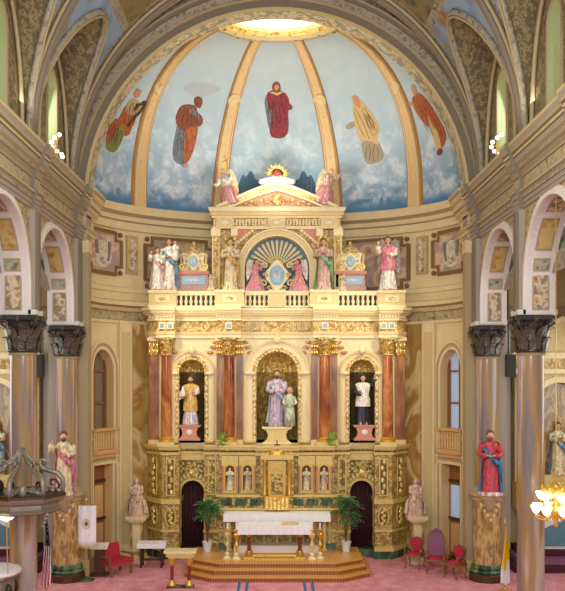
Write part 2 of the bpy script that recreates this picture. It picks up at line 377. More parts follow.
# marble facing, pilasters and bands on the apse wall
am = MB()
for s in (0, 1):
    f = (lambda t: t) if s == 0 else (lambda t: 180 - t)
    cbox(am, f(36.5), f(52), .0, 8.3, 0, .05, 'wall_marble')
    cbox(am, f(29.2), f(35.2), .0, 8.3, 0, .12, 'cream')
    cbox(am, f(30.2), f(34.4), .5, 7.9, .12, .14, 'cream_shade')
    cbox(am, f(6), f(11.3), .0, 8.3, 0, .08, 'cream')
    # surround of the arched window
    n = 20
    for r0, r1, of in ((0, .10, .06), (.10, .22, .03), (.22, .32, .07)):
        tc_, hw = 19.75, 6.75
        for i in range(n):
            a0 = PI * i / n; a1 = PI * (i + 1) / n
            def pt(a, r): return (f(tc_ - (hw + r * 10.5) * cos(a)), 6.55 + (.72 + r) * sin(a))
            q = [pt(a0, r0), pt(a1, r0), pt(a1, r1), pt(a0, r1)]
            am.add([ep(t, of) + (z,) for t, z in q] + [ep(t, 0) + (z,) for t, z in q], [(0, 1, 2, 3), (0, 1, 5, 4), (3, 2, 6, 7)], 'tan' if of < .05 else 'cream')
        for sg in (-1, 1):
            cbox(am, f(tc_ + sg * (hw + r0 * 10.5)), f(tc_ + sg * (hw + r1 * 10.5)), 4.55, 6.55, 0, of, 'tan' if of < .05 else 'cream', 1)
            cbox(am, f(tc_ + sg * (6.2 + r0 * 10)), f(tc_ + sg * (6.2 + r1 * 10)), 0, 3.35, 0, of, 'cream' if of > .05 else 'tan', 1)
        cbox(am, f(tc_ - 6.2 - r1 * 10), f(tc_ + 6.2 + r1 * 10), 3.35 + r0, 3.35 + r1, 0, of, 'cream' if of > .05 else 'tan')
tag(am.build('apse_facing'), kind='structure').name = 'trim_2'
# bands round the apse
ab = MB()
csweep(ab, [(0, 8.2), (.06, 8.2), (.06, 8.3), (.02, 8.3), (.02, 8.62), (.12, 8.62), (.12, 8.76), (.28, 8.82), (.3, 8.95), (.1, 9.02), (0, 9.02)], 3, 177, ['tan', 'cream', 'tan', 'frieze', 'tan', 'altar_gold', 'tan', 'cream', 'cream', 'cream'])
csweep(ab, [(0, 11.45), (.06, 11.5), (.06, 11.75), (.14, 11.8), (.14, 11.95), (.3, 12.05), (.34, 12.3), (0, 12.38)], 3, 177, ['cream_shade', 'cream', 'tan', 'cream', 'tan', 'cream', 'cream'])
csweep(ab, [(0, 9.3), (.06, 9.3), (.06, 9.45), (0, 9.5)], 3, 177, ['tan', 'cream', 'cream'])
tag(ab.build('apse_bands'), kind='structure').name = 'trim_3'
# dentils of the apse band
dn = MB()
for i in range(3 * 2, 177 * 2):
    t = i / 2.0
    if 50 < t < 130: continue
    if i % 2: cbox(dn, t, t + .32, 8.64, 8.75, .12, .19, 'cream', 1)
tag(dn.build('dentils'), kind='structure').name = 'trim_4'
# framed relief panels
def relief_panel(t0, t1, z0, z1, what, label, group=None):
    mid = (t0 + t1) / 2; x, y = ep(mid, .05)
    th = thing('relief_panel', (x, y, z0), label, 'wall panel', group)
    dt = (t1 - t0); c = .28; ct = c * 11
    pts = [(t0 + ct, z0), (t1 - ct, z0), (t1 - ct, z0 + c), (t1, z0 + c), (t1, z1 - c), (t1 - ct, z1 - c), (t1 - ct, z1), (t0 + ct, z1), (t0 + ct, z1 - c), (t0, z1 - c), (t0, z0 + c), (t0 + ct, z0 + c)]
    def ring(k0, k1, of, mat):
        mb = MB(); cz = (z0 + z1) / 2
        def sc(p, k): return (mid + (p[0] - mid) * (1 - k / (dt / 11 / 2)), cz + (p[1] - cz) * (1 - k / ((z1 - z0) / 2)))
        N = len(pts)
        for i in range(N):
            a, b = pts[i], pts[(i + 1) % N]
            q = [sc(a, k0), sc(b, k0), sc(b, k1), sc(a, k1)]
            mb.add([ep(t, of) + (z,) for t, z in q] + [ep(t, 0) + (z,) for t, z in q], [(0, 1, 2, 3), (0, 1, 5, 4), (2, 3, 7, 6)], mat)
        return mb
    part(ring(-.02, .10, .08, 'brown_trim'), 'panel_frame', th); part(ring(.10, .15, .05, 'tan'), 'frame_bead', th)
    mb = MB(); cbox(mb, t0 + .6, t1 - .6, z0 + c * .8, z1 - c * .8, 0, .03, 'fresco'); cbox(mb, t0 + ct, t1 - ct, z0 + .1, z1 - .1, 0, .035, 'fresco'); part(mb, 'painted_field', th)
    for t, z in ((t0 + ct * .35, z0 + .09), (t0 + ct * .35, z1 - .09), (t1 - ct * .35, z0 + .09), (t1 - ct * .35, z1 - .09)):
        x, y = ep(t, .06); mb = MB(); mb.ell((x, y, z), (.09, .07, .09), 'brown_trim'); mb.lathe([(.0, -.0), (.11, .0)], x, y, 'brown_trim', 8, z0=z, caps=False); part(mb, 'rosette', th, True)
    if what == 'book':
        mb = MB()
        for sg in (-1, 1):
            for k in range(3): cbox(mb, mid + sg * (.15 + k * 1.05), mid + sg * (1.1 + k * 1.05), z0 + .38 + .04 * k, z1 - .38 - .02 * k, .03, .12 - .02 * k, 'fresco_relief', 1)
        part(mb, 'carved_book', th)
        mb = MB()
        for k in range(16):
            a = PI * (k + .5) / 16; t = mid + 3.3 * cos(a) * 1.25; z = (z0 + z1) / 2 - .12 - .42 * sin(a * 1) * .9
            x, y = ep(t, .07); mb.ell((x, y, z), (.1, .05, .06), 'fresco_relief', 8, 5)
        for sg in (-1, 1):
            for k in range(5):
                x, y = ep(mid + sg * (3.4 + .25 * k), .07); mb.ell((x, y, z0 + .5 + .13 * k), (.07, .05, .1), 'taupe', 8, 5)
        part(mb, 'carved_wreath', th)
    if what == 'drop':
        mb = MB()
        for k in range(9): x, y = ep(mid + (.3 if k % 2 else -.3), .07); mb.ell((x, y, z0 + .12 + k * (z1 - z0 - .24) / 8), (.09, .05, .09), 'fresco_relief', 8, 5)
        part(mb, 'carved_drop', th)
def drop_panel(t0, t1, z0, z1, label):
    mid = (t0 + t1) / 2; x, y = ep(mid, .05); th = thing('drop_panel', (x, y, z0), label, 'wall panel')
    mb = MB(); cbox(mb, t0, t1, z0, z1, 0, .06, 'tan'); part(mb, 'panel_frame', th)
    mb = MB(); cbox(mb, t0 + .5, t1 - .5, z0 + .08, z1 - .08, .05, .075, 'panel_gold'); part(mb, 'painted_field', th)
    mb = MB()
    for k in range(9): x, y = ep(mid + (.4 if k % 2 else -.4), .1); mb.ell((x, y, z0 + .2 + k * (z1 - z0 - .4) / 8), (.08, .06, .09), 'fresco_relief', 8, 5)
    part(mb, 'carved_drop', th, True)
relief_panel(8, 31, 9.85, 11.35, 'book', 'framed wall panel with open book relief, left of the gilded altarpiece')
relief_panel(149, 172, 9.85, 11.35, 'book', 'framed wall panel with open book relief, right of the gilded altarpiece')
drop_panel(33.2, 38.6, 9.95, 11.3, 'narrow gilded scroll panel on the apse wall, left of the altarpiece')
drop_panel(141.4, 146.8, 9.95, 11.3, 'narrow gilded scroll panel on the apse wall, right of the altarpiece')
relief_panel(41.5, 69, 9.5, 11.35, '', 'brown framed wall panel behind the white and blue statue group')
relief_panel(111, 138.5, 9.5, 11.35, '', 'brown framed wall panel behind the pink robed angel group')
# window + balcony + door in each side of the apse
for s, side in ((0, 'left'), (1, 'right')):
    f = (lambda t: t) if s == 0 else (lambda t: 180 - t)
    mb = MB(); cbox(mb, f(12.6), f(27), 4.5, 7.35, -.42, -.38, 'window_glass' if s else 'taupe')
    for t in (13.6, 19.75, 25.9): cbox(mb, f(t - .5), f(t + .5), 4.5, 7.3, -.38, -.3, 'door_wood', 1)
    for z in (5.4, 6.5): cbox(mb, f(12.6), f(27), z, z + .07, -.38, -.31, 'door_wood', 2)
    struct(mb, 'window_%d' % (s + 1))
    x, y = ep(f(19.75), .1)
    th = thing('gallery_balcony', (x, y, 3.75), 'wooden balustrade below the arched window in the apse, %s of the altarpiece' % side, 'balcony')
    mb = MB(); cbox(mb, f(12.2), f(27.3), 3.72, 3.86, -.1, .22, 'balcony_wood'); cbox(mb, f(12.5), f(27), 3.6, 3.72, 0, .14, 'balcony_wood'); part(mb, 'ledge', th)
    mb = MB(); cbox(mb, f(12.2), f(27.3), 4.5, 4.6, -.02, .2, 'balcony_wood'); part(mb, 'rail', th)
    for k in range(9):
        bx, by = ep(f(13 + k * 13.5 / 8), .09); mb = MB(); mb.lathe([(.05, 0), (.05, .05), (.03, .1), (.06, .22), (.025, .42), (.05, .58), (.05, .64)], bx, by, 'balcony_wood', 8, z0=3.86); part(mb, 'baluster', th, True)
    mb = MB(); cbox(mb, f(13), f(26.6), 0, 3.4, -.42, -.36, 'door_wood')
    for t0, t1, z0, z1 in ((14.5, 19.2, .3, 1.3), (20.3, 25, .3, 1.3), (14.5, 19.2, 1.5, 2.6), (20.3, 25, 1.5, 2.6)):
        cbox(mb, f(t0), f(t1), z0, z1, -.36, -.33, 'window_glass' if (s and z0 > 1) else 'balcony_wood', 2)
    for zz in (.05, 1.4, 2.7): cbox(mb, f(13), f(26.6), zz, zz + .1, -.36, -.31, 'wood_dark', 2)
    d = struct(mb, 'door_%d' % (s + 1))
    hx, hy = ep(f(19.0), -.3); mb = MB(); mb.ell((hx, hy, 1.25), .04, 'gold'); h = mb.build('door_handle'); h.parent = d

# ------------------------------------------------------------------ dome
ZC = 12.3
OA, OB, OCY, OZ = 1.9, 1.22, 27.95, 18.36
PM = math.acos(OA / EA)
def dome(t, u, off=0):
    """t degrees round, u 0 at the foot .. 1 at the ring"""
    ph = PM * u; k = cos(ph); kk = (1 - k) / (1 - cos(PM)); zs = sin(ph) / sin(PM)
    a = EA * k; b = EB + (OB - EB) * kk; cy = EY + .15 + (OCY - EY - .15) * kk
    p = Vector((-a * cos(R(t)), cy + b * sin(R(t)), ZC + (OZ - ZC) * zs))
    if off:
        c = Vector((0, 27.5, 13.5)); p = p + (c - p).normalized() * off
    return p
NT, NU = 96, 34
dm = MB(); vs = []; fs = []
T0, T1 = -14, 194
for j in range(NU + 1):
    for i in range(NT + 1): vs.append(tuple(dome(T0 + (T1 - T0) * i / NT, j / NU)))
for j in range(NU):
    for i in range(NT):
        q = (j * (NT + 1) + i, j * (NT + 1) + i + 1, (j + 1) * (NT + 1) + i + 1, (j + 1) * (NT + 1) + i)
        if sum(vs[a][1] for a in q) / 4 > 27.25: fs.append(q)
dm.add(vs, fs, 'dome_sky'); dmo = struct(dm, 'ceiling_dome', True)
BV = BVHTree.FromPolygons([Vector(v) for v in vs], fs)
# oculus: drum with lit top, moulded ring
oc = MB()
def oring(prof, mats, a0=-60, a1=240, n=60):
    for j in range(len(prof) - 1):
        vs = []
        for i in range(n + 1):
            a = R(a0 + (a1 - a0) * i / n)
            for q in (prof[j], prof[j + 1]): vs.append((-(OA + q[0]) * cos(a), OCY + (OB + q[0]) * sin(a), q[1]))
        fs = [(2 * i, 2 * i + 2, 2 * i + 3, 2 * i + 1) for i in range(n)]
        fs = [f for f in fs if sum(vs[a][1] for a in f) / 4 > 26.95]
        oc.add(vs, fs, mats[j])
oring([(.2, OZ - .16), (.14, OZ - .26), (.05, OZ - .25), (-.06, OZ - .15), (-.14, OZ - .02), (-.14, OZ + .1)], ['rib_orn', 'bright_gold', 'cream', 'bright_gold', 'cream'])
oring([(-.14, OZ + .1), (-.02, OZ + .12), (-.02, OZ + .8)], ['cream', 'oculus_glow'])
vs = [(-(OA) * cos(a), OCY + OB * sin(a), OZ + .78) for a in [2 * PI * i / 40 for i in range(40)]]
oc.add(vs, [tuple(range(40))], 'oculus_glow')
tag(oc.build('oculus_ring', None, False), kind='structure').name = 'trim_5'
light('oculus_lamp', 'POINT', (0, 28.0, 18.7), None, 30, (1, .95, .85), .3)
# ribs
RIBS = [(38.5, 18), (70, 72), (110, 108), (141.5, 162)]
def ribt(i, u):
    a, b = RIBS[i]; return a + (b - a) * u ** 1.6
for i in range(4):
    mb = MB(); N = 40
    for (h0, h1, of0, of1, mat) in ((-.30, -.22, .10, .10, 'rib_edge'), (-.22, -.17, .14, .14, 'cream'), (-.17, .17, .09, .09, 'rib_gold'), (.17, .22, .14, .14, 'cream'), (.22, .30, .10, .10, 'rib_edge')):
        vs = []
        for k in range(N + 1):
            u = k / N; t = ribt(i, u); p = dome(t, u); q = dome(t + .5, u); tg = (q - p).normalized(); w_ = 1 - .45 * u
            inn = (Vector((0, 27.5, 13.5)) - p).normalized()
            for (h, of) in ((h0, 0), (h0, of0), (h1, of1), (h1, 0)): vs.append(tuple(p + tg * h * w_ + inn * of))
        mb.add(vs, [(4 * k + j, 4 * k + 4 + j, 4 * k + 5 + j, 4 * k + 1 + j) for k in range(N) for j in range(3)], mat)
    # medallion
    u = .56; p = dome(ribt(i, u), u); inn = (Vector((0, 27.5, 13.5)) - p).normalized()
    Q = inn.to_track_quat('Z', 'Y').to_matrix().to_4x4(); M0 = Matrix.Translation(p + inn * .1) @ Q
    mb.M = M0; mb.lathe([(.24, -.05), (.24, .02), (.2, .05), (.16, .02), (.0, .02)], 0, 0, 'rib_orn', 20, caps=False); mb.M = None
    for k in range(14):
        u = .08 + k * .066
        if abs(u - .56) < .06: continue
        p = dome(ribt(i, u), u); inn = (Vector((0, 27.5, 13.5)) - p).normalized(); mb.ell(tuple(p + inn * .09), .045, 'rib_orn', 6, 4)
    tag(mb.build('rib', None, 'auto'), kind='structure').name = 'trim_%d' % (6 + i)
# painted swags at the ring of the dome
sw = MB()
for t in range(8, 173, 6):
    p = dome(t, .965, .03)
    for k in range(5):
        q = p + Vector((random.uniform(-.22, .22), 0, random.uniform(-.1, .08))); sw.ell(tuple(q), (.1, .03, .05), ('paint_green', 'panel_gold', 'paint_olive')[k % 3], 6, 4)
tag(sw.build('painted_garland', None, True), 'painted leafy garland around the ring at the top of the dome', 'mural', kind='stuff')

def mural(name, cat, label, layers):
    """painted figure on the dome: outlines seated on the plaster"""
    allp = [p for l in layers for p in l[2]]
    def hit(px, py):
        d = Vector((px - CX, F, HY - py)).normalized(); h = BV.ray_cast(Vector((0, 0, HC)), d); return h[0], d
    c, _ = hit(sum(p[0] for p in allp) / len(allp), sum(p[1] for p in allp) / len(allp))
    th = thing(name, tuple(c), label, cat)
    hull = {}; rr = random.Random(len(label))
    for k, (nm, mat, poly) in enumerate(layers):
        if len(poly) > 4:   # round the outline a little
            q = []
            for i in range(len(poly)):
                a, b = poly[i], poly[(i + 1) % len(poly)]
                q += [(a[0] * .75 + b[0] * .25, a[1] * .75 + b[1] * .25), (a[0] * .25 + b[0] * .75, a[1] * .25 + b[1] * .75)]
            poly = q
        pts = [hit(*p) for p in poly]
        inn = [(Vector((0, 27.5, 13.5)) - p).normalized() for p, d in pts]
        top = [tuple(p + n * (.018 + .006 * k)) for (p, d), n in zip(pts, inn)]; bot = [tuple(p - n * .02) for (p, d), n in zip(pts, inn)]
        tr = geometry.tessellate_polygon([[Vector((a[0], a[1], 0)) for a in poly]]); N = len(poly)
        mb = MB(); hull[nm] = poly; mb.add(top + bot, [tuple(t) for t in tr] + [(i, (i + 1) % N, N + (i + 1) % N, N + i) for i in range(N)], mat); part(mb, nm, th)
    if name == 'painted_saint': fold_lines(th, [p for q, p in hull.items() if q in ('robe', 'cloak', 'cope', 'overskirt', 'underskirt', 'tunic', 'fold')], len(label))
def fold_lines(th, polys, seed=1, off=.075):
    r = random.Random(seed); mb = MB()
    for poly in polys:
        a = min(poly, key=lambda p: p[1]); b = max(poly, key=lambda p: p[1]); cx = sum(p[0] for p in poly) / len(poly); cy = sum(p[1] for p in poly) / len(poly)
        ax = Vector((b[0] - a[0], b[1] - a[1])).normalized(); nx = Vector((-ax.y, ax.x)); L = math.hypot(b[0] - a[0], b[1] - a[1])
        W = max(abs((p[0] - cx) * nx.x + (p[1] - cy) * nx.y) for p in poly)
        for k in (-.5, -.15, .2, .5):
            t0, t1 = -.36 + .12 * r.random(), .2 + .16 * r.random(); pts = []
            for i in range(6):
                t = t0 + (t1 - t0) * i / 5; c = Vector((cx, cy)) + ax * L * t * (1 - abs(k) * .5) + nx * (W * k + .7 * sin(i + k * 9))
                d = Vector((c.x - CX, F, HY - c.y)).normalized(); h = BV.ray_cast(Vector((0, 0, HC)), d)[0]
                if h: pts.append(h + (Vector((0, 27.5, 13.5)) - h).normalized() * off)
            if len(pts) > 2: mb.tube(pts, .008, 'paint_line', 4)
    part(mb, 'fold_line', th)
mural('painted_saint', 'mural', 'painted king with lyre in green and orange robes, leftmost figure on the dome', [
    ('robe', 'paint_orange', [(129, 101), (134, 100), (138, 106), (137, 115), (132, 127), (128, 137), (119, 134), (117, 124), (121, 112)]),
    ('underskirt', 'paint_green', [(112, 128), (119, 122), (126, 127), (122, 140), (115, 153), (107, 151), (105, 142)]),
    ('overskirt', 'paint_orange', [(110, 124), (117, 117), (121, 122), (118, 134), (112, 145), (106, 147), (106, 136)]),
    ('tunic', 'paint_olive', [(127, 102), (134, 97), (140, 103), (139, 111), (131, 116), (124, 112)]),
    ('sleeve', 'paint_olive', [(136, 103), (141, 101), (143, 106), (137, 112), (132, 110)]),
    ('head', 'paint_skin', [(133, 94), (136, 89), (140, 91), (139, 96), (135, 98)]),
    ('crown', 'paint_tan', [(135, 91), (137, 88), (141, 90), (140, 92)]),
    ('lyre', 'wood_dark', [(135, 103), (140, 103), (145, 100), (146, 102), (141, 111), (134, 118), (127, 127), (126, 125), (132, 117), (139, 110), (142, 104), (137, 106), (134, 111), (133, 109)])])
mural('painted_saint', 'mural', 'painted bearded apostle in brown cloak, left of the red robed woman on the dome', [
    ('robe', 'paint_grey', [(178, 118), (187, 118), (190, 140), (188, 160), (184, 166), (174, 162), (172, 150), (176, 130)]),
    ('cloak', 'paint_brown', [(177, 112), (181, 105), (190, 104), (196, 106), (197, 112), (203, 117), (202, 125), (195, 128), (184, 132), (178, 128), (175, 120)]),
    ('cloak_fold', 'paint_orange', [(186, 122), (198, 123), (197, 135), (192, 155), (186, 164), (183, 158), (184, 140)]),
    ('mantle', 'paint_grey', [(190, 107), (196, 110), (200, 118), (194, 124), (188, 120), (187, 113)]),
    ('head', 'paint_brown', [(194, 104), (194, 98), (198, 96), (202, 98), (202, 103), (200, 108), (196, 107)]),
    ('foot', 'paint_skin', [(182, 164), (187, 163), (187, 167), (183, 167)])])
mural('painted_saint', 'mural', 'painted woman in dark red robe with blue cloak, centre of the dome', [
    ('cloak', 'paint_grey', [(268, 92), (264, 100), (266, 112), (268, 125), (272, 136), (278, 139), (282, 134), (276, 110), (276, 92)]),
    ('robe', 'paint_crimson', [(266, 93), (273, 90), (284, 91), (290, 100), (288, 112), (289, 126), (287, 136), (279, 139), (269, 136), (271, 120), (268, 108)]),
    ('cloak_fold', 'paint_grey', [(267, 109), (272, 109), (274, 116), (272, 123), (268, 120)]),
    ('sash', 'paint_crimson', [(284, 100), (292, 105), (293, 109), (287, 110), (283, 106)]),
    ('collar', 'paint_yellow', [(270, 92), (277, 90), (283, 92), (277, 95)]),
    ('hair', 'paint_brown', [(272, 90), (272, 84), (276, 81), (280, 83), (281, 90), (277, 93)]),
    ('face', 'paint_skin', [(274, 87), (275, 84), (279, 84), (279, 88), (276, 90)])])
mural('painted_saint', 'mural', 'painted figure in pale yellow cloak, right of the red robed woman on the dome', [
    ('robe', 'paint_tan', [(361, 138), (375, 136), (383, 150), (384, 158), (377, 163), (369, 165), (364, 160)]),
    ('cloak', 'paint_yellow', [(353, 97), (356, 95), (362, 101), (370, 110), (379, 124), (380, 130), (377, 138), (380, 146), (368, 140), (360, 142), (355, 125), (353, 112)]),
    ('fold', 'paint_olive', [(361, 104), (372, 116), (379, 128), (376, 138), (368, 122)]),
    ('hand', 'paint_tan', [(346, 129), (347, 124), (353, 121), (356, 124), (352, 129)]),
    ('head', 'paint_skin', [(353, 99), (352, 96), (355, 95), (359, 98), (361, 104), (360, 108), (356, 105)])])
mural('painted_saint', 'mural', 'painted bishop in orange cope with white alb, rightmost figure on the dome', [
    ('alb', 'paint_yellow', [(425, 107), (431, 115), (440, 128), (444, 140), (440, 150), (437, 148), (431, 130), (425, 118)]),
    ('cope', 'paint_orange', [(412, 99), (416, 92), (422, 94), (430, 103), (438, 117), (446, 131), (446, 142), (442, 150), (440, 136), (432, 122), (427, 112), (431, 130), (421, 119), (414, 108)]),
    ('stole', 'paint_green', [(419, 104), (424, 103), (429, 109), (428, 113), (423, 111)]),
    ('mitre', 'paint_olive', [(411, 85), (414, 84), (417, 89), (417, 94), (413, 92)]),
    ('face', 'paint_skin', [(413, 90), (416, 89), (418, 93), (415, 96)]),
    ('hand', 'paint_skin', [(405, 101), (409, 102), (413, 103), (411, 106), (406, 105)]),
    ('shoe', 'paint_brown', [(439, 149), (442, 148), (443, 153), (440, 156), (438, 154)])])
mural('painted_cloud', 'mural', 'flat grey painted cloud above the apostle in the brown cloak', [
    ('cloud', 'paint_cloud', [(183, 88), (190, 83), (200, 82), (212, 84), (222, 88), (216, 92), (206, 96), (196, 96), (188, 93)])])
# dark storm shape painted at foot of the centre panel
for lab, flip in (('left', 1), ('right', -1)):
    mural('painted_storm', 'mural', 'dark blue painted storm cloud at the foot of the dome, %s of the flaming heart' % lab, [
        ('storm', 'paint_storm', [(277 + flip * (x - 277), y) for x, y in [(236, 203), (237, 190), (240, 180), (243, 174), (246, 178), (250, 170), (253, 173), (255, 180), (259, 180), (263, 185), (269, 186), (275, 192), (273, 204), (255, 206)]])])

# ------------------------------------------------------------------ chancel arch and piers
AR, AZ = 6.05, 12.0; YF, YB = 26.65, 27.3
ca = MB(); n = 48
outer = [(-8, 11.9), (-8, 20.5), (8, 20.5), (8, 11.9)]
inner = [(AR, 11.9)] + arc(0, AZ, AR, 0, PI, n) + [(-AR, 11.9)]
ca.plate([(-8, 11.9), (-8, 20.5), (8, 20.5), (8, 11.9)] + inner, YF, YB, 'vault_rib', edge='soffit_paint')
tag(ca.build('arch', None), kind='structure').name = 'wall_chancel_arch'
cm = MB()
def ringy(mb, r0, r1, y0, y1, mat, a0=0, a1=PI, n=48):
    o = arc(0, AZ, r1, a0, a1, n); i_ = arc(0, AZ, r0, a1, a0, n); mb.plate(o + i_, y0, y1, mat)
for r0, r1, yf, mt in ((AR, AR + .10, YF - .04, 'cream_shade'), (AR + .10, AR + .3, YF - .08, 'taupe'), (AR + .3, AR + .36, YF - .14, 'tan'), (AR + .36, AR + .62, YF - .1, 'vault_rib'), (AR + .62, AR + .72, YF - .17, 'taupe'), (AR + .72, AR + .78, YF - .2, 'tan')):
    ringy(cm, r0, r1, yf, YF + .02, mt)
tag(cm.build('archivolt', None, 'auto'), kind='structure').name = 'trim_10'
pm = MB()
for s in (-1, 1):
    pm.box(s * 6.08, s * 7.3, YF, YB, 0, 12.0, 'mauve' if 1 else 'cream')
    pm.box(s * 6.02, s * 6.5, YF - .06, YF + .3, 0, 10.6, 'tan')
    pm.box(s * 5.98, s * 6.6, YF - .1, YB, 0, .5, 'cream_shade'); pm.box(s * 6.0, s * 6.55, YF - .1, YF + .4, 10.3, 10.7, 'cream')
tag(pm.build('chancel_pier', None), kind='structure').name = 'wall_chancel_piers'

# ------------------------------------------------------------------ nave arcade, entablature, vault
YC = [17.1, 21.6, 26.1]; WX = 6.35; WT = .75; ZI = 7.95; AHR = 1.93
for s, side in ((-1, 'left'), (1, 'right')):
    pts = [(12.2, 12.4), (12.2, ZI)]
    # bays 12.6-17.1, 17.1-21.6, 21.6-26.1
    for c in (14.85, 19.35, 23.85):
        hw = AHR; pts += [(c - hw, ZI)] + [(c - hw * cos(a), 8.65 + hw * sin(a)) for a in [PI * i / 24 for i in range(25)]] + [(c + hw, ZI)]
    pts += [(YF, ZI), (YF, 12.4)]
    x0, x1 = (WX, WX + WT) if s > 0 else (-WX - WT, -WX)
    mb = MB(); mb.plate(pts, x0, x1, 'frieze', ax='x', edge='soffit_white'); struct(mb, 'wall_%s' % side)
    # archivolt mouldings on the wall face, and pilasters over the columns
    mb = MB()
    for c in (14.85, 19.35, 23.85):
        for r0, r1, t in ((AHR - .01, AHR + .09, .07), (AHR + .09, AHR + .2, .04)):
            o = [(c + r1, ZI)] + [(c + r1 * cos(a), 8.65 + r1 * sin(a)) for a in [PI * i / 24 for i in range(25)]] + [(c - r1, ZI), (c - r0, ZI)] + [(c - r0 * cos(a), 8.65 + r0 * sin(a)) for a in [PI * i / 24 for i in range(25)]] + [(c + r0, ZI)]
            mb.plate(o, s * WX, s * (WX - t), 'pale_stone', ax='x')
    for c in YC[:2] + [26.2]:
        mb.box(s * (WX - .14), s * WX, c - .2, c + .2, ZI, 10.7, 'mauve'); mb.box(s * (WX - .2), s * (WX - .1), c - .12, c + .12, ZI + .1, 10.6, 'taupe')
        mb.box(s * (WX - .2), s * (WX + WT + .05), c - .33, c + .33, ZI - .02, ZI + .12, 'pale_stone')
    tag(mb.build('arcade_trim', None), kind='structure').name = 'trim_%d' % (11 if s < 0 else 12)
    # panels inset in the far halves of the arch soffits
    mb = MB()
    for c in (14.85, 19.35, 23.85):
        for a0, a1, mt in ((-.42, .12, None), (.2, .38, 'panel_green'), (.48, .98, 'panel_gold'), (1.1, 1.5, 'panel_brown'), (1.6, 2.1, 'panel_green'), (2.2, 2.7, 'panel_gold')):
            if mt is None: continue
            for (e0, e1, rr, m2) in ((0, .16, AHR - .015, 'tan'), (.04, .2, AHR - .03, mt)):
                b0, b1 = (a0, a1) if e0 == 0 else (a0 + .03, a1 - .03); vs = []; N = 8
                for i in range(N + 1):
                    a = b0 + (b1 - b0) * i / N
                    for xx in (WX + e1, WX + WT - e1): vs.append((s * xx, c + rr * cos(a), 8.65 + rr * sin(a)))
                mb.add(vs, [(2 * i, 2 * i + 1, 2 * i + 3, 2 * i + 2) for i in range(N)], m2)
        mb.box(s * (WX + .16), s * (WX + WT - .16), c + AHR - .02, c + AHR, ZI + .1, 8.98, 'tan'); mb.box(s * (WX + .2), s * (WX + WT - .2), c + AHR - .035, c + AHR, ZI + .14, 8.94, 'panel_brown')
    tag(mb.build('soffit_panels', None), kind='structure').name = 'trim_%d' % (13 if s < 0 else 14)
    # entablature
    prof = [(0, 10.68), (.05, 10.68), (.05, 10.78), (.07, 10.79), (.07, 10.9), (.1, 10.91), (.1, 11.0), (.13, 11.02), (.15, 11.08), (.15, 11.12), (.06, 11.14), (.06, 11.2), (.05, 11.2), (.05, 11.46), (.08, 11.47), (.08, 11.54), (.16, 11.6), (.16, 11.66), (.19, 11.68), (.19, 11.76), (.27, 11.8), (.27, 11.94), (.31, 11.96), (.31, 12.03), (.36, 12.07), (.38, 12.14), (.43, 12.24), (.43, 12.32), (0, 12.37)]
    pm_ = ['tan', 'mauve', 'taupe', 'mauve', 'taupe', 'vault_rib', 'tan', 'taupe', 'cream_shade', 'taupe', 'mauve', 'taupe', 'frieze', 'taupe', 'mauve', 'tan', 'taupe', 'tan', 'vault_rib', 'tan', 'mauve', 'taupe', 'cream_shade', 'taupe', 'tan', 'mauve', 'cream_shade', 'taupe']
    mb = MB()
    def lsweep(xw, y0, y1, ex=0):
        for j in range(len(prof) - 1):
            a, b = prof[j], prof[j + 1]
            mb.add([(s * (xw - a[0]), y0, a[1]), (s * (xw - a[0]), y1, a[1]), (s * (xw - b[0]), y1, b[1]), (s * (xw - b[0]), y0, b[1])], [(0, 1, 2, 3)], pm_[j])
        for y in (y0, y1): mb.add([(s * (xw - q[0]), y, q[1]) for q in prof] + [(s * (xw + .4), y, 12.36), (s * (xw + .4), y, 10.68)], [tuple(range(len(prof) + 2))], 'taupe')
    lsweep(WX, 12.2, YF)
    for c in YC[:2]: lsweep(WX - .1, c - .26, c + .26)
    lsweep(WX - .13, 25.85, YF - .0)
    # return across the pier
    for j in range(len(prof) - 1):
        a, b = prof[j], prof[j + 1]
        mb.add([(s * (6.16 - a[0]), YF - .1 - a[0] * .4, a[1]), (s * (6.16 - a[0]), YB + .6, a[1]), (s * (6.16 - b[0]), YB + .6, b[1]), (s * (6.16 - b[0]), YF - .1 - b[0] * .4, b[1])], [(0, 1, 2, 3)], ['cream', 'tan', 'cream'][j % 3])
        mb.add([(s * (6.16 - a[0]), YF - .1 - a[0] * .4, a[1]), (s * 7, YF - .1 - a[0] * .4, a[1]), (s * 7, YF - .1 - b[0] * .4, b[1]), (s * (6.16 - b[0]), YF - .1 - b[0] * .4, b[1])], [(0, 1, 2, 3)], pm_[j])
    tag(mb.build('entablature', None), kind='structure').name = 'trim_%d' % (15 if s < 0 else 16)

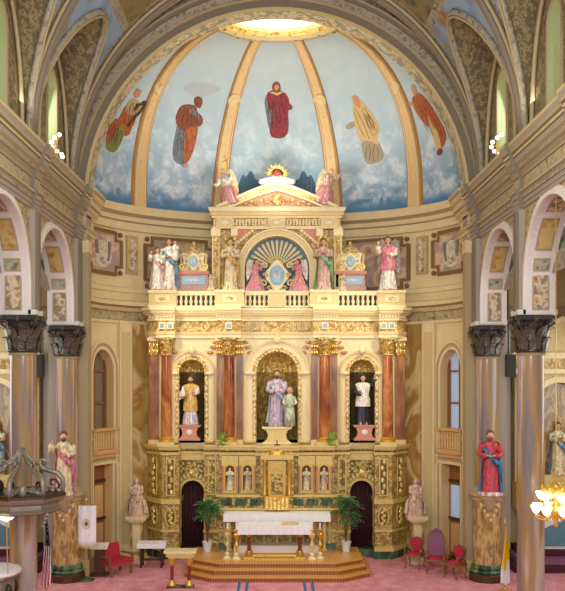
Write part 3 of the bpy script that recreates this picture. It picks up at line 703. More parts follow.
# vault with lunettes
VR, VH, LH = 6.45, 6.9, 4.4
def vz(x, y):
    zm = VH * math.sqrt(max(0, 1 - (x / VR) ** 2)); zl = 0
    for c in (14.85, 19.35, 23.85):
        q = (y - c) / 2.1
        if abs(q) < 1: zl = max(zl, LH * math.sqrt(1 - q * q))
    return ZC + max(zm, zl), zl > zm
vt = MB(); NA, NY = 72, 150; Y0 = 12.5
vs = []; mats_ = []
for i in range(NA + 1):
    th_ = PI * i / NA; x = -VR * cos(th_)
    for j in range(NY + 1):
        y = Y0 + (YF - Y0) * j / NY; z, lu = vz(x, y); vs.append((x, y, z))
fs = {}
for i in range(NA):
    for j in range(NY):
        x = -VR * cos(PI * (i + .5) / NA); y = Y0 + (YF - Y0) * (j + .5) / NY; lu = vz(x, y)[1]; a = PI * (i + .5) / NA; a = min(a, PI - a)
        ph = (y - 12.6) % 4.5; edge = min(ph, 4.5 - ph)
        if lu: mt = 'vault_gold'
        elif edge < .42 and a < 1.4: mt = 'vault_rib' if edge > .12 else 'taupe'
        elif a < .72: mt = 'vault_blue'
        elif a < .80: mt = 'vault_rib'
        elif a < 1.02: mt = 'vault_green'
        elif a < 1.08: mt = 'vault_rib'
        else: mt = 'vault_coffer'
        fs.setdefault(mt, []).append((i * (NY + 1) + j, i * (NY + 1) + j + 1, (i + 1) * (NY + 1) + j + 1, (i + 1) * (NY + 1) + j))
base = None
for mt, f in fs.items():
    k = vt.k(mt)
    if base is None: vt.v += vs; base = True
    vt.f += f; vt.mi += [k] * len(f)
tag(vt.build('ceiling', None, False), kind='structure')
# ribs along the groins, transverse ribs, lunette walls with windows
for s, nn in ((-1, 17), (1, 18)):
    mb = MB()
    for c in (19.35, 23.85):
        pts = []
        for i in range(41):
            q = -1 + 2 * i / 40; y = c + 2.1 * q; zl = LH * math.sqrt(max(0, 1 - q * q)); x = VR * math.sqrt(max(0, 1 - (zl / VH) ** 2)); pts.append((s * (x - .03), y, ZC + zl - .03))
        mb.tube(pts, .10, 'vault_rib', 6); mb.tube([(p[0] - s * .05, p[1], p[2] - .12) for p in pts], .035, 'tan', 5)
    for c in (17.1, 21.6, 26.1):
        for dy, rr, m2 in ((0, .13, 'taupe'), (-.24, .05, 'tan'), (.24, .05, 'tan')):
            mb.tube([(s * (VR - .08) * cos(a), c + dy, ZC + (VH - .08) * sin(a)) for a in [PI / 2 * i / 24 for i in range(25)]], rr, m2, 6)
    # inner ornament triangles: second rib in each lunette web
    for c in (19.35, 23.85):
        mb.tube([(s * 6.38, c + 1.55 * cos(a), ZC + 3.45 * sin(a)) for a in [PI * i / 24 for i in range(25)]], .06, 'tan', 5)
    tag(mb.build('vault_ribs', None, True), kind='structure').name = 'trim_%d' % nn
    for k, c in enumerate((19.35, 23.85)):
        mb = MB(); o = [(c - 2.15, ZC - .1), (c + 2.15, ZC - .1)] + [(c + 2.15 * cos(a), ZC + (LH + .05) * sin(a)) for a in [PI * i / 24 for i in range(25)]]
        hole = arch_hole(c, .46, 12.75, 14.65)
        mb.plate(o, s * VR, s * (VR + .5), 'vault_gold', [hole], ax='x', edge='reveal_green')
        mb.plate(arch_ring(c, .46, .56, 12.75, 14.65), s * (VR - .04), s * VR, 'tan', ax='x')
        tag(mb.build('lunette', None), kind='structure').name = 'wall_clerestory_%s_%s' % ('left' if s < 0 else 'right', ('near', 'far')[k])
        mb = MB(); mb.plate(arch_hole(c, .5, 12.7, 14.65), s * (VR + .44), s * (VR + .47), 'window_glow', ax='x')
        for z in (13.3, 13.9, 14.5): mb.box(s * (VR + .4), s * (VR + .44), c - .46, c + .46, z, z + .04, 'taupe')
        mb.box(s * (VR + .4), s * (VR + .44), c - .02, c + .02, 12.75, 15.1, 'taupe')
        struct(mb, 'window_%d' % (3 + k + (0 if s < 0 else 2)))
    light('clerestory_light', 'AREA', (s * (VR + .3), 23.85, 13.8), (0, 23.85, 12), 18, DAY, .8, 1.8)

# aisles
for s, side in ((-1, 'left'), (1, 'right')):
    mb = MB(); mb.box(s * 11.4, s * 11.6, 12, 29.6, 0, 11, 'cream'); struct(mb, 'wall_aisle_%s' % side)
    mb = MB(); mb.box(s * 7.0, s * 11.6, 29.0, 29.2, 0, 11, 'cream_shade')
    mb.box(s * 7.0, s * 7.75, 28.85, 29.0, 0, 8.3, 'wall_marble'); mb.box(s * 7.75, s * 8.05, 28.75, 29.0, 0, 8.3, 'pale_stone')
    mb.box(s * 7.0, s * 11.6, 28.8, 29.0, 8.3, 8.7, 'tan')
    mb.plate([(s * 7.1, 0), (s * 7.5, 0), (s * 7.5, 2.9), (s * 7.3, 3.2), (s * 7.1, 2.9)], 28.8, 28.84, 'dark_red')
    struct(mb, 'wall_aisle_end_%s' % side)
    mb = MB(); o = [(s * 7.0, 9.0)]
    N = 12
    for i in range(N):
        a0, a1 = PI * i / N, PI * (i + 1) / N; cxx = 9.3; rx, rz = 2.3, 1.9
        q = [(s * (cxx - rx * cos(a)), 9 + rz * sin(a)) for a in (a0, a1)]
        mb.add([(q[0][0], 12, q[0][1]), (q[1][0], 12, q[1][1]), (q[1][0], 29, q[1][1]), (q[0][0], 29, q[0][1])], [(0, 1, 2, 3)], 'panel_green' if i % 2 else 'vault_rib')
    tag(mb.build('aisle_vault', None, True), kind='structure').name = 'ceiling_aisle_%s' % side
#==PART2==
# ------------------------------------------------------------------ nave columns
def cap_mesh(mb, cx, cy, z0, r, h, mat, mat2=None, n1=8):
    mat2 = mat2 or mat
    mb.lathe([(r * .98, 0), (r * 1.08, .03 * h), (r * 1.08, .07 * h), (r * .95, .1 * h), (r * 1.0, .5 * h), (r * 1.18, .8 * h), (r * 1.3, .86 * h)], cx, cy, mat, 16, z0=z0)
    for row, (zb, zt, ro, k0) in enumerate(((.08, .42, 1.28, 0), (.3, .68, 1.42, .5))):
        for k in range(n1):
            a = 2 * PI * (k + k0) / n1; u = Vector((cos(a), sin(a), 0)); t = Vector((-sin(a), cos(a), 0)); w_ = r * .36; c = Vector((cx, cy, z0))
            vs = []
            for (q, rr, ww) in ((0, 1.02, .9), (.45, 1.08, 1.15), (.8, 1.2, .95), (1, ro, .6), (.9, ro + .08, .3)):
                p = c + u * r * rr + Vector((0, 0, h * (zb + (zt - zb) * q)))
                vs += [p - t * w_ * ww, p + u * r * .09, p + t * w_ * ww]
            mb.add(vs, [(3 * i + j, 3 * i + j + 1, 3 * i + 4 + j, 3 * i + 3 + j) for i in range(4) for j in range(2)], mat2)
    for k in range(4):
        a = PI / 4 + PI / 2 * k; c = Vector((cx, cy, z0)); u = Vector((cos(a), sin(a), 0))
        pts = []
        for i in range(12):
            b = i / 11 * 3.6 * PI * .9; rr = h * .13 * (1 - i / 13)
            pts.append(c + u * (r * 1.42 + rr * cos(b) * 1.0) + Vector((0, 0, h * .78 + rr * sin(b))))
        mb.tube([c + u * r * 1.05 + Vector((0, 0, h * .45)), c + u * r * 1.25 + Vector((0, 0, h * .66))] + pts, r * .09, mat2, 5)
    for k in range(4):
        a = PI / 2 * k; mb.ell((cx + cos(a) * r * 1.32, cy + sin(a) * r * 1.32, z0 + h * .9), (r * .16, r * .16, h * .09), mat2, 6, 5)
    q = r * 1.5; pl = []
    for k in range(4):
        a = PI / 4 + PI / 2 * k; b = a + PI / 4
        pl += [(cx + cos(a - .09) * q * 1.08, cy + sin(a - .09) * q * 1.08), (cx + cos(a + .09) * q * 1.08, cy + sin(a + .09) * q * 1.08), (cx + cos(b) * q * .8, cy + sin(b) * q * .8)]
    mb.plate(pl, z0 + h * .87, z0 + h, mat, ax='z')
def nave_column(s, cy, label, ped):
    cx = s * 6.57; th = thing('nave_column', (cx, cy, 0), label, 'column', None)
    r = .34; zt = 6.98
    zb = 2.85 if ped else .6
    m = MB(); m.lathe([(r * 1.02, zb), (r * 1.02, 4.2), (r * .97, zt)], cx, cy, 'nave_marble', 28); m.lathe([(r * 1.02, zt - .08), (r * 1.12, zt - .04), (r * 1.0, zt)], cx, cy, 'tan', 28); part(m, 'shaft', th, 'auto')
    m = MB(); cap_mesh(m, cx, cy, zt, r * 1.12, ZI - zt - .02, 'cap_dark', 'cap_leaf'); part(m, 'capital', th)
    if ped:
        m = MB(); m.lathe([(.44, .4), (.44, 2.5)], cx, cy, 'honey_marble', 12); part(m, 'pedestal', th)
        m = MB(); m.lathe([(.44, 2.48), (.48, 2.52), (.48, 2.58), (.55, 2.66), (.55, 2.74), (.4, 2.8), (.36, 2.9)], cx, cy, 'tan', 12); part(m, 'pedestal_cornice', th)
        m = MB()
        for k in range(7):
            a = -PI / 2 + (k - 3) * .2; zz = 2.35 - abs(abs(k - 3) - 0) * .0 - (3 - abs(k - 3)) * .14
            m.ell((cx + .46 * cos(a), cy + .46 * sin(a), zz), (.045, .04, .06), 'cream', 6, 5)
            m.ell((cx + .46 * cos(a), cy + .46 * sin(a), 2.4), (.05, .04, .05), 'cream', 6, 5)
        part(m, 'carved_drop', th, True)
        m = MB(); m.lathe([(.56, 0), (.56, .22), (.54, .24), (.54, .25)], cx, cy, 'wood_dark', 12); m.lathe([(.5, .25), (.54, .3), (.5, .36), (.47, .38), (.5, .42), (.46, .5), (.44, .52)], cx, cy, 'green_marble', 24); part(m, 'base', th)
    else:
        m = MB(); m.box(cx - .5, cx + .5, cy - .5, cy + .5, 0, .3, 'green_marble'); m.lathe([(.48, .3), (.5, .38), (.42, .45), (.4, .5), (.43, .56), (.36, .62)], cx, cy, 'green_marble', 24); part(m, 'base', th)
    return th
nave_column(-1, 21.6, 'marble nave column with dark capital, rising behind the carved pulpit canopy', 0)
nave_column(1, 21.6, 'tall marble nave column beside the lit chandelier', 0)
nave_column(-1, 26.1, 'marble column on round pedestal bearing the pink robed statue', 1)
nave_column(1, 26.1, 'marble column on round pedestal bearing the red and blue robed statue', 1)

# ------------------------------------------------------------------ the gilded altarpiece
RD = thing('altarpiece', (0, 29.4, 0), 'tall gilded altarpiece with columns, niches and curved pediment filling the apse', 'altarpiece')
def sym(pl): return pl + [(-x, y) for x, y in reversed(pl)]
def planslab(mb, half, z0, z1, mat, grow=0):
    """half outline from the right back corner round to x=0 at the front"""
    pl = [(x + (grow if x > 0.01 else 0) * (1 if i < 3 else 0), y - (grow if i > 0 else 0)) for i, (x, y) in enumerate(half)]
    mb.plate(sym(pl), z0, z1, mat, ax='z')
HL = [(4.62, 30.2), (4.62, 29.7), (4.02, 29.0), (3.38, 29.0), (3.38, 29.5), (2.55, 29.5), (2.55, 29.15), (2.0, 29.15), (2.0, 28.95), (.75, 28.95), (.75, 28.72)]
HU = [(4.55, 30.2), (4.55, 29.45), (4.2, 29.08), (3.55, 29.08), (3.55, 29.42), (2.1, 29.42), (2.1, 29.05), (1.25, 29.05), (1.25, 29.42), (.3, 29.42), (.29, 29.42)]
# side piers and doorways, both sides
for s in (-1, 1):
    w_ = 'left' if s < 0 else 'right'
    m = MB(); pl = [(s * 3.4, 29.0), (s * 4.0, 29.0), (s * 4.6, 29.72), (s * 4.6, 30.1), (s * 3.4, 30.1)]
    m.plate(pl, .3, 3.75, 'olive', ax='z'); m.plate([(s * 3.36, 28.95), (s * 4.02, 28.95), (s * 4.65, 29.7), (s * 4.65, 30.1), (s * 3.36, 30.1)], 0, .28, 'green_marble', ax='z')
    m.plate([(s * 3.37, 28.93), (s * 4.03, 28.93), (s * 4.66, 29.7), (s * 4.66, 30.1), (s * 3.37, 30.1)], 1.92, 2.08, 'olive_light', ax='z')
    m.plate([(s * 3.38, 28.9), (s * 4.04, 28.9), (s * 4.68, 29.69), (s * 4.68, 30.1), (s * 3.38, 30.1)], .28, .42, 'olive_light', ax='z')
    m.plate([(s * 3.38, 28.93), (s * 4.03, 28.93), (s * 4.65, 29.7), (s * 4.65, 30.1), (s * 3.38, 30.1)], .95, 1.02, 'olive_light', ax='z')
    p = part(m, 'side_pier', RD)
    dx, dy = .6 / math.hypot(.6, .72), .72 / math.hypot(.6, .72)
    # panels on the front face and on the splayed face
    def pf(u, d): return (s * (3.4 + u), 29.0 - d)
    def ps(u, d): return (s * (4.0 + u * dx + d * dy), 29.0 + u * dy - d * dx)
    for fn, uc in ((pf, .3), (ps, .47)):
        for z0, z1, hw in ((1.12, 1.82, .19), (2.2, 3.5, .15)):
            m = MB()
            for dd, k, mt in ((.03, 0, 'olive_light'), (.015, .04, 'olive_dark')):
                N = 24
                if z0 < 2: o = [(uc + (hw - k) * cos(2 * PI * i / N), (z0 + z1) / 2 + ((z1 - z0) / 2 - k) * sin(2 * PI * i / N)) for i in range(N)]
                else: o = [(uc - hw + k, z0 + k), (uc + hw - k, z0 + k), (uc + hw - k, z1 - k), (uc - hw + k, z1 - k)]
                N = len(o); d2 = dd if k == 0 else dd + .018
                m.add([fn(u, d2) + (z,) for u, z in o] + [fn(u, 0) + (z,) for u, z in o], [tuple(range(N))] + [(i, (i + 1) % N, N + (i + 1) % N, N + i) for i in range(N)], mt)
            q = part(m, 'relief_panel', RD)
            m = MB()
            for i in range(6):
                zz = z0 + .12 + (z1 - z0 - .24) * i / 5; x, y = fn(uc + (.03 if i % 2 else -.03), .05)
                m.ell((x, y, zz), (.07, .035, .07 if z0 < 2 else .1), 'olive_light' if i % 2 else 'bright_gold', 8, 5)
            part(m, 'carved_scroll', q, True)
    # door wall
    m = MB(); m.plate([(s * 2.5, 0), (s * 3.4, 0), (s * 3.4, 3.75), (s * 2.5, 3.75)], 29.5, 29.95, 'olive_gold', [arch_hole(s * 3.0 - s * .02, .40, -.0001 + .01, 2.28)], edge='olive_dark')
    part(m, 'doorway', RD)
    m = MB(); m.plate(arch_ring(s * 2.98, .40, .50, 0, 2.28), 29.42, 29.5, 'olive_light')
    for i in range(13):
        a = PI * (i + .5) / 13; m.M = Matrix.Translation((s * 2.98 + .6 * cos(a), 29.44, 2.28 + .6 * sin(a))) @ Matrix.Rotation(-(a - PI / 2), 4, 'Y'); m.box(-.05, .05, -.05, .06, -.08, .08, 'olive_light'); m.M = None
    m.ell((s * 2.98, 29.38, 2.95), (.12, .08, .14), 'bright_gold')
    part(m, 'door_arch', RD)
    for sg in (-1, 1):
        m = MB(); xc = s * 2.98 + sg * .37
        m.plate([(xc - .07, 2.95), (xc + .08, 2.95), (xc + .08, 3.3), (xc - .1, 3.3)], 29.44, 29.5, 'olive_dark')
        for k in range(4): m.ell((xc + (k % 2 - .5) * .08, 29.43, 3.0 + .09 * k), (.05, .03, .05), 'olive_light', 6, 5)
        part(m, 'spandrel_relief', RD)
    m = MB()
    for i in range(12): x = s * 2.98 - .48 + i * .08; m.lathe([(.045, 0), (.03, 2.75)], x, 30.12 + (.03 if i % 2 else 0), 'dark_red', 8, z0=.02)
    part(m, 'door_curtain', RD, True)
    m = MB(); m.box(s * 2.5, s * 3.42, 29.44, 29.8, 3.4, 3.6, 'olive_light'); part(m, 'lintel', RD); m = MB(); m.box(s * 2.6, s * 3.38, 29.4, 29.98, 0, .26, 'green_marble'); part(m, 'door_step', RD)
    # inner pier beside the altar
    m = MB(); m.box(s * 2.0, s * 2.55, 29.15, 30.0, .25, 3.75, 'olive'); m.box(s * 1.97, s * 2.58, 29.1, 30.0, 0, .3, 'green_marble'); m.box(s * 1.97, s * 2.58, 29.1, 29.9, 1.95, 2.08, 'olive_light'); m.box(s * 1.97, s * 2.58, 29.1, 29.9, .9, .98, 'olive_light'); part(m, 'inner_pier', RD)
    for z0, z1 in ((1.1, 1.85), (2.2, 3.5)):
        m = MB(); m.box(s * 2.13, s * 2.42, 29.12, 29.15, z0, z1, 'olive_light'); m.box(s * 2.17, s * 2.38, 29.105, 29.15, z0 + .05, z1 - .05, 'olive_gold'); part(m, 'relief_panel', RD)
# altar body, gradine and reredos niches
m = MB(); m.box(-2.0, 2.0, 28.95, 29.9, 2.25, 3.75, 'olive'); part(m, 'lower_wall', RD)
m = MB(); m.box(-2.05, 2.05, 28.75, 29.9, 1.78, 2.25, 'olive_gold'); m.box(-2.1, 2.1, 28.7, 28.9, 2.2, 2.28, 'olive_light'); m.box(-2.1, 2.1, 28.7, 28.9, 1.75, 1.82, 'olive_light')
for s in (-1, 1):
    for k in range(3): m.box(s * (.55 + .5 * k), s * (.92 + .5 * k), 28.72, 28.76, 1.9, 2.14, 'green_marble')
part(m, 'gradine', RD)
m = MB(); m.box(-2.0, 2.0, 28.72, 29.9, .45, 1.78, 'olive'); m.box(-2.0, 2.0, 28.66, 28.74, 1.0, 1.1, 'olive_light'); m.box(-2.0, 2.0, 28.66, 28.74, .45, .62, 'green_marble')
for k in range(9): m.lathe([(.07, .62), (.05, .7), (.05, 1.4), (.07, 1.5)], -1.8 + .45 * k, 28.7, 'olive_light', 10)
part(m, 'altar_block', RD)
for s in (-1, 1):
    for xc in (1.02, 1.63):
        m = MB(); x = s * xc
        m.plate([(x - .29, 2.3), (x + .29, 2.3), (x + .29, 3.6), (x - .29, 3.6)], 28.86, 28.97, 'olive_light', [arch_hole(x, .155, 2.42, 3.12)], edge='olive_dark')
        m.plate(arch_ring(x, .155, .2, 2.42, 3.12), 28.83, 28.88, 'gold'); m.box(x - .15, x + .15, 28.94, 28.96, 2.4, 3.3, 'olive_dark')
        part(m, 'small_niche', RD)
        for sg in (-1, 1):
            m = MB(); m.lathe([(.035, 0), (.03, .05), (.028, .8), (.04, .86), (.05, .92)], x + sg * .26, 28.83, 'rose_marble', 8, z0=2.35); part(m, 'colonnette', RD, True)
    m = MB(); m.lathe([(.08, 0), (.06, .06), (.055, 1.1), (.075, 1.16), (.09, 1.25)], s * .42, 28.62, 'gold', 14, z0=2.25); part(m, 'tabernacle_column', RD, True)
m = MB(); m.box(-.58, .58, 28.7, 29, 2.25, 3.6, 'olive'); m.box(-.3, .3, 28.62, 28.72, 2.25, 3.45, 'olive_light'); m.plate(arch_ring(0, .2, .3, 2.3, 3.0), 28.57, 28.64, 'gold'); m.box(-.19, .19, 28.6, 28.63, 2.3, 3.0, 'olive_gold')
m.box(-.56, .56, 28.5, 29, 3.5, 3.66, 'olive_light'); m.lathe([(.3, 0), (.27, .12), (.15, .22), (.05, .28)], 0, 28.75, 'gold', 16, z0=3.66, sy=.6); part(m, 'tabernacle', RD)
m = MB(); m.box(-.42, .42, 28.5, 28.8, 1.78, 2.26, 'gold')
for k in range(6): m.box(-.38 + k * .135, -.30 + k * .135, 28.46, 28.5, 1.8, 2.22, 'bright_gold')
part(m, 'tabernacle_step', RD)
m = MB(); m.box(-.02, .02, 28.66, 28.7, 3.72, 4.15, 'wood_dark'); m.box(-.11, .11, 28.66, 28.7, 3.98, 4.02, 'wood_dark'); part(m, 'crucifix', RD)
# ledge
m = MB(); planslab(m, HL, 3.62, 3.72, 'olive_light', .03); planslab(m, HL, 3.72, 3.8, 'olive', .0); planslab(m, HL, 3.8, 3.9, 'olive_light', .08); planslab(m, HL, 3.9, 3.96, 'altar_cream2', .12); part(m, 'ledge', RD)
# column storey
m = MB(); m.plate([(-4.45, 3.95), (4.45, 3.95), (4.45, 7.71), (-4.45, 7.71)], 29.5, 29.75, 'altar_cream', [arch_hole(0, .73, 4.1, 6.5, 20), arch_hole(-3.0, .45, 4.1, 6.5, 16), arch_hole(3.0, .45, 4.1, 6.5, 16)], edge='altar_gold'); part(m, 'niche_wall', RD)
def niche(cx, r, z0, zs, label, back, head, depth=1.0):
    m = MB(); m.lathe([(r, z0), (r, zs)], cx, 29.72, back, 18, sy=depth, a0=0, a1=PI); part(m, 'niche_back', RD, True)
    m = MB(); N = 18
    vs = []; 
    for j in range(9):
        ph = PI / 2 * j / 8
        for i in range(N + 1):
            a = PI * i / N; q = 1 - (.05 if i % 2 else 0); vs.append((cx + r * cos(a) * cos(ph) * q, 29.72 + r * depth * sin(a) * cos(ph) * q, zs + r * sin(ph) * q))
    m.add(vs, [(j * (N + 1) + i, j * (N + 1) + i + 1, (j + 1) * (N + 1) + i + 1, (j + 1) * (N + 1) + i) for j in range(8) for i in range(N)], head); part(m, 'niche_shell', RD)
    m = MB(); m.box(cx - r, cx + r, 29.5, 29.72 + r * depth, z0 - .1, z0, 'altar_cream2'); part(m, 'niche_floor', RD)
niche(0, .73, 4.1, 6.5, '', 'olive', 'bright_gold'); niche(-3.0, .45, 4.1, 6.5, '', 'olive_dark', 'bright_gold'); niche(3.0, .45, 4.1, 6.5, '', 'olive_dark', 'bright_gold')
for cx, r0, rr in ((0, .73, 1.15), (-3.0, .45, .78), (3.0, .45, .78)):
    m = MB(); m.plate(arch_ring(cx, r0, r0 + .13, 4.0, 6.5, 24), 29.36, 29.52, 'altar_gold'); m.plate(arch_ring(cx, r0 + .13, rr - .08, 4.0, 6.5, 24), 29.4, 29.52, 'altar_cream'); m.plate(arch_ring(cx, rr - .08, rr, 4.0, 6.5, 24), 29.34, 29.52, 'altar_cream2')
    fr = part(m, 'niche_frame', RD)
    m = MB(); n = 17 if cx == 0 else 11  # beads
    for i in range(n):
        a = PI * (i + .5) / n; m.ell((cx + (r0 + .02) * cos(a), 29.38, 6.5 + (r0 + .02) * sin(a)), (.05, .05, .05), 'bright_gold' if cx else 'altar_cream', 6, 5)
    for sg in (-1, 1):
        for i in range(12): m.ell((cx + sg * (r0 + .07), 29.35, 4.2 + i * .19), (.04, .03, .07), 'altar_cream', 6, 5)
        m.box(cx + sg * (r0 + .0), cx + sg * rr, 29.3, 29.5, 6.4, 6.52, 'altar_cream'); m.box(cx + sg * (r0 + .0), cx + sg * (rr + .02), 29.3, 29.5, 4.0, 4.14, 'altar_cream2')
    m.ell((cx, 29.3, 6.5 + rr), (.13, .08, .16), 'altar_cream')
    part(m, 'frame_beading', fr, True)
for s in (-1, 1):
    for xc in (1.68, 3.88):
        x = s * xc
        m = MB(); m.lathe([(.2, 4.2), (.2, 5.2), (.175, 7.1)], x, 29.28, 'red_marble', 22); c = part(m, 'column', RD, 'auto')
        m = MB(); cap_mesh(m, x, 29.28, 7.08, .21, .64, 'altar_gold', 'cap_gold'); part(m, 'capital', c)
        m = MB(); m.box(x - .29, x + .29, 29.0, 29.5, 3.95, 4.06, 'altar_cream2'); m.lathe([(.28, 4.06), (.28, 4.1), (.24, 4.14), (.26, 4.18), (.21, 4.22)], x, 29.28, 'gold', 20); part(m, 'column_base', c)
        if xc > 3:
            pp = [(s * 4.3, .12), (s * 4.5, .1)] ; pp = [(s * 4.34, .17)]
        else: pp = [(s * 1.32, .11), (s * 2.02, .11)]
        for px_, hw in pp:
            m = MB(); m.box(px_ - hw, px_ + hw, 29.38, 29.52, 4.1, 7.1, 'brown_marble'); m.box(px_ - hw - .02, px_ + hw + .02, 29.34, 29.5, 3.95, 4.12, 'altar_cream2'); pi_ = part(m, 'pilaster', RD)
            m = MB(); m.box(px_ - hw - .01, px_ + hw + .01, 29.34, 29.52, 7.1, 7.6, 'altar_gold')
            for k in range(6): m.ell((px_ + (k % 3 - 1) * hw * .8, 29.32, 7.2 + .22 * (k // 3)), (.05, .05, .1), 'gold', 6, 5)
            m.box(px_ - hw - .05, px_ + hw + .05, 29.28, 29.52, 7.6, 7.72, 'altar_cream'); part(m, 'pilaster_capital', pi_)
    # spandrel ornament beside the niche arches
    for cx, r in ((s * 3.0, .78), (0, 1.15)):
        m = MB()
        for sg in ((-1, 1) if cx else (s,)):
            for k in range(5): m.ell((cx + sg * (r * .78 + k * .05), 29.44, 7.2 + .09 * k - (.1 if k % 2 else 0)), (.1, .05, .06), 'salmon' if k % 2 else 'altar_gold', 8, 5)
        part(m, 'spandrel_relief', RD, True)
# entablature
m = MB(); planslab(m, HU, 7.7, 7.82, 'altar_cream', 0); planslab(m, HU, 7.82, 7.92, 'altar_cream2', .03); part(m, 'architrave', RD)
m = MB(); planslab(m, HU, 7.92, 8.3, 'altar_gold', -.02); fz = part(m, 'frieze', RD)
for x in (-4.0, -3.72, -1.68, 0, 1.68, 3.72, 4.0):
    y = 29.06 if abs(x) > .1 else 29.5
    m = MB(); m.box(x - .12, x + .12, y - .03, y + .04, 8.0, 8.24, 'altar_cream'); m.box(x - .07, x + .07, y - .045, y, 8.05, 8.19, 'jewel_blue'); part(m, 'frieze_jewel', fz)
for s in (-1, 1):
    m = MB()
    for k in range(8): m.lathe([(.0, 0), (.085, 0.001), (.085, .05), (.04, .06)], 0, 0, 'brown_trim', 10) if 0 else m.ell((s * (2.3 + k * .16), 29.5, 8.12), (.07, .05, .09), 'olive_dark' if k % 2 else 'altar_cream2', 8, 5)
    part(m, 'frieze_scroll', fz, True)
    m = MB(); m.box(s * .45, s * 1.1, 29.42, 29.52, 7.98, 8.25, 'altar_cream2')
    for k in range(7): m.box(s * (.5 + k * .085), s * (.54 + k * .085), 29.4, 29.44, 8.0, 8.23, 'altar_gold')
    part(m, 'frieze_panel', fz)
m = MB(); planslab(m, HU, 8.3, 8.38, 'altar_cream', .04); planslab(m, HU, 8.38, 8.5, 'altar_cream2', .02); planslab(m, HU, 8.5, 8.56, 'altar_cream', .1); planslab(m, HU, 8.56, 8.66, 'altar_cream2', .16); planslab(m, HU, 8.66, 8.76, 'altar_cream', .2); co = part(m, 'cornice', RD)
m = MB()
for k in range(84):
    x = -4.45 + k * 8.9 / 83; ax = abs(x); y = 29.08 if (3.55 < ax < 4.2 or 1.25 < ax < 2.1) else (29.5 if ax < 3.6 else 29.08 + (ax - 4.2) * 1.0)
    m.box(x - .03, x + .03, y - .09, y + .02, 8.4, 8.49, 'altar_cream'); 
part(m, 'dentils', co)
m = MB(); m.plate(sym([(4.5, 30.1), (4.5, 29.5), (4.1, 29.2), (0.4, 29.5)]), 8.7, 8.78, 'altar_cream2', ax='z'); part(m, 'deck', RD)
# balustrade
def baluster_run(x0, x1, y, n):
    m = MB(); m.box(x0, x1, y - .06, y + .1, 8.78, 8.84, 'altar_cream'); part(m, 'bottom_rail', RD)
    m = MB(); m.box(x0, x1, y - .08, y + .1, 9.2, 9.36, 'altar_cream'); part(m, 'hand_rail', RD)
    m = MB(); m.box(x0, x1, y + .17, y + .2, 8.78, 9.32, 'black'); part(m, 'shade_backing', RD)  # black sheet stands in for the shade between the balusters
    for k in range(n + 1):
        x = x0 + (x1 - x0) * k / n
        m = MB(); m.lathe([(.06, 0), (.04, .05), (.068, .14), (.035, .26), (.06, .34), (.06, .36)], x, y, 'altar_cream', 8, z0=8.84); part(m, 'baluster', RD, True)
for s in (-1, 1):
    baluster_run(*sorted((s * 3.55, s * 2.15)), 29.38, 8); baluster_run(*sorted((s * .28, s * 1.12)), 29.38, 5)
    for x0, x1, y0 in ((3.55, 4.5, 29.25), (1.15, 2.15, 29.12)):
        m = MB(); m.box(s * x0, s * x1, y0, 29.7, 8.78, 9.34, 'altar_cream2'); m.box(s * (x0 - .02), s * (x1 + .02), y0 - .04, 29.7, 9.28, 9.38, 'altar_cream'); m.box(s * (x0 - .02), s * (x1 + .02), y0 - .03, 29.7, 8.78, 8.86, 'altar_cream')
        xm = s * (x0 + x1) / 2; m.box(xm - .25, xm + .25, y0 - .02, y0, 8.95, 9.2, 'altar_cream'); m.ell((xm, y0, 9.07), (.16, .04, .08), 'altar_gold', 10, 6); part(m, 'balustrade_block', RD)
m = MB(); m.box(-.28, .28, 29.2, 29.7, 8.78, 9.36, 'altar_cream2'); m.box(-.3, .3, 29.16, 29.7, 9.28, 9.38, 'altar_cream'); part(m, 'balustrade_block', RD)
# upper storey
m = MB(); m.plate([(-2.3, 9.3), (2.3, 9.3), (2.3, 11.66), (-2.3, 11.66)], 29.85, 30.3, 'altar_gold', [arch_hole(0, 1.15, 9.34, 10.2, 24)], edge='altar_cream'); part(m, 'upper_wall', RD)
m = MB(); m.plate(arch_ring(0, 1.15, 1.2, 9.34, 10.2, 28), 29.68, 29.9, 'altar_cream'); m.plate(arch_ring(0, 1.2, 1.36, 9.34, 10.2, 28), 29.74, 29.9, 'altar_cream2'); m.plate(arch_ring(0, 1.36, 1.42, 9.34, 10.2, 28), 29.68, 29.9, 'altar_cream')
part(m, 'upper_arch', RD)
m = MB(); m.plate(arch_hole(0, 1.16, 9.34, 10.2, 24), 30.2, 30.28, 'blue_paint'); sh = part(m, 'blue_recess', RD)
for k in range(17):
    a = PI * (k + .5) / 17; m = MB()
    m.M = Matrix.Translation((0, 30.16, 10.25)) @ Matrix.Rotation(-(a - PI / 2), 4, 'Y')
    m.plate([(-.02, .35), (.02, .35), (.05, .98), (0, 1.04), (-.05, .98)], -.05, .05, 'altar_cream2'); m.M = None; part(m, 'gold_ray', sh)
m = MB(); m.lathe([(0, 0), (.46, .0), (.42, .08), (.0, .14)], 0, 0, 'altar_gold', 24); 
m = MB(); m.plate(arc(0, 10.3, .3, 0, PI, 16), 30.0, 30.2, 'altar_gold'); part(m, 'ray_crown', sh)
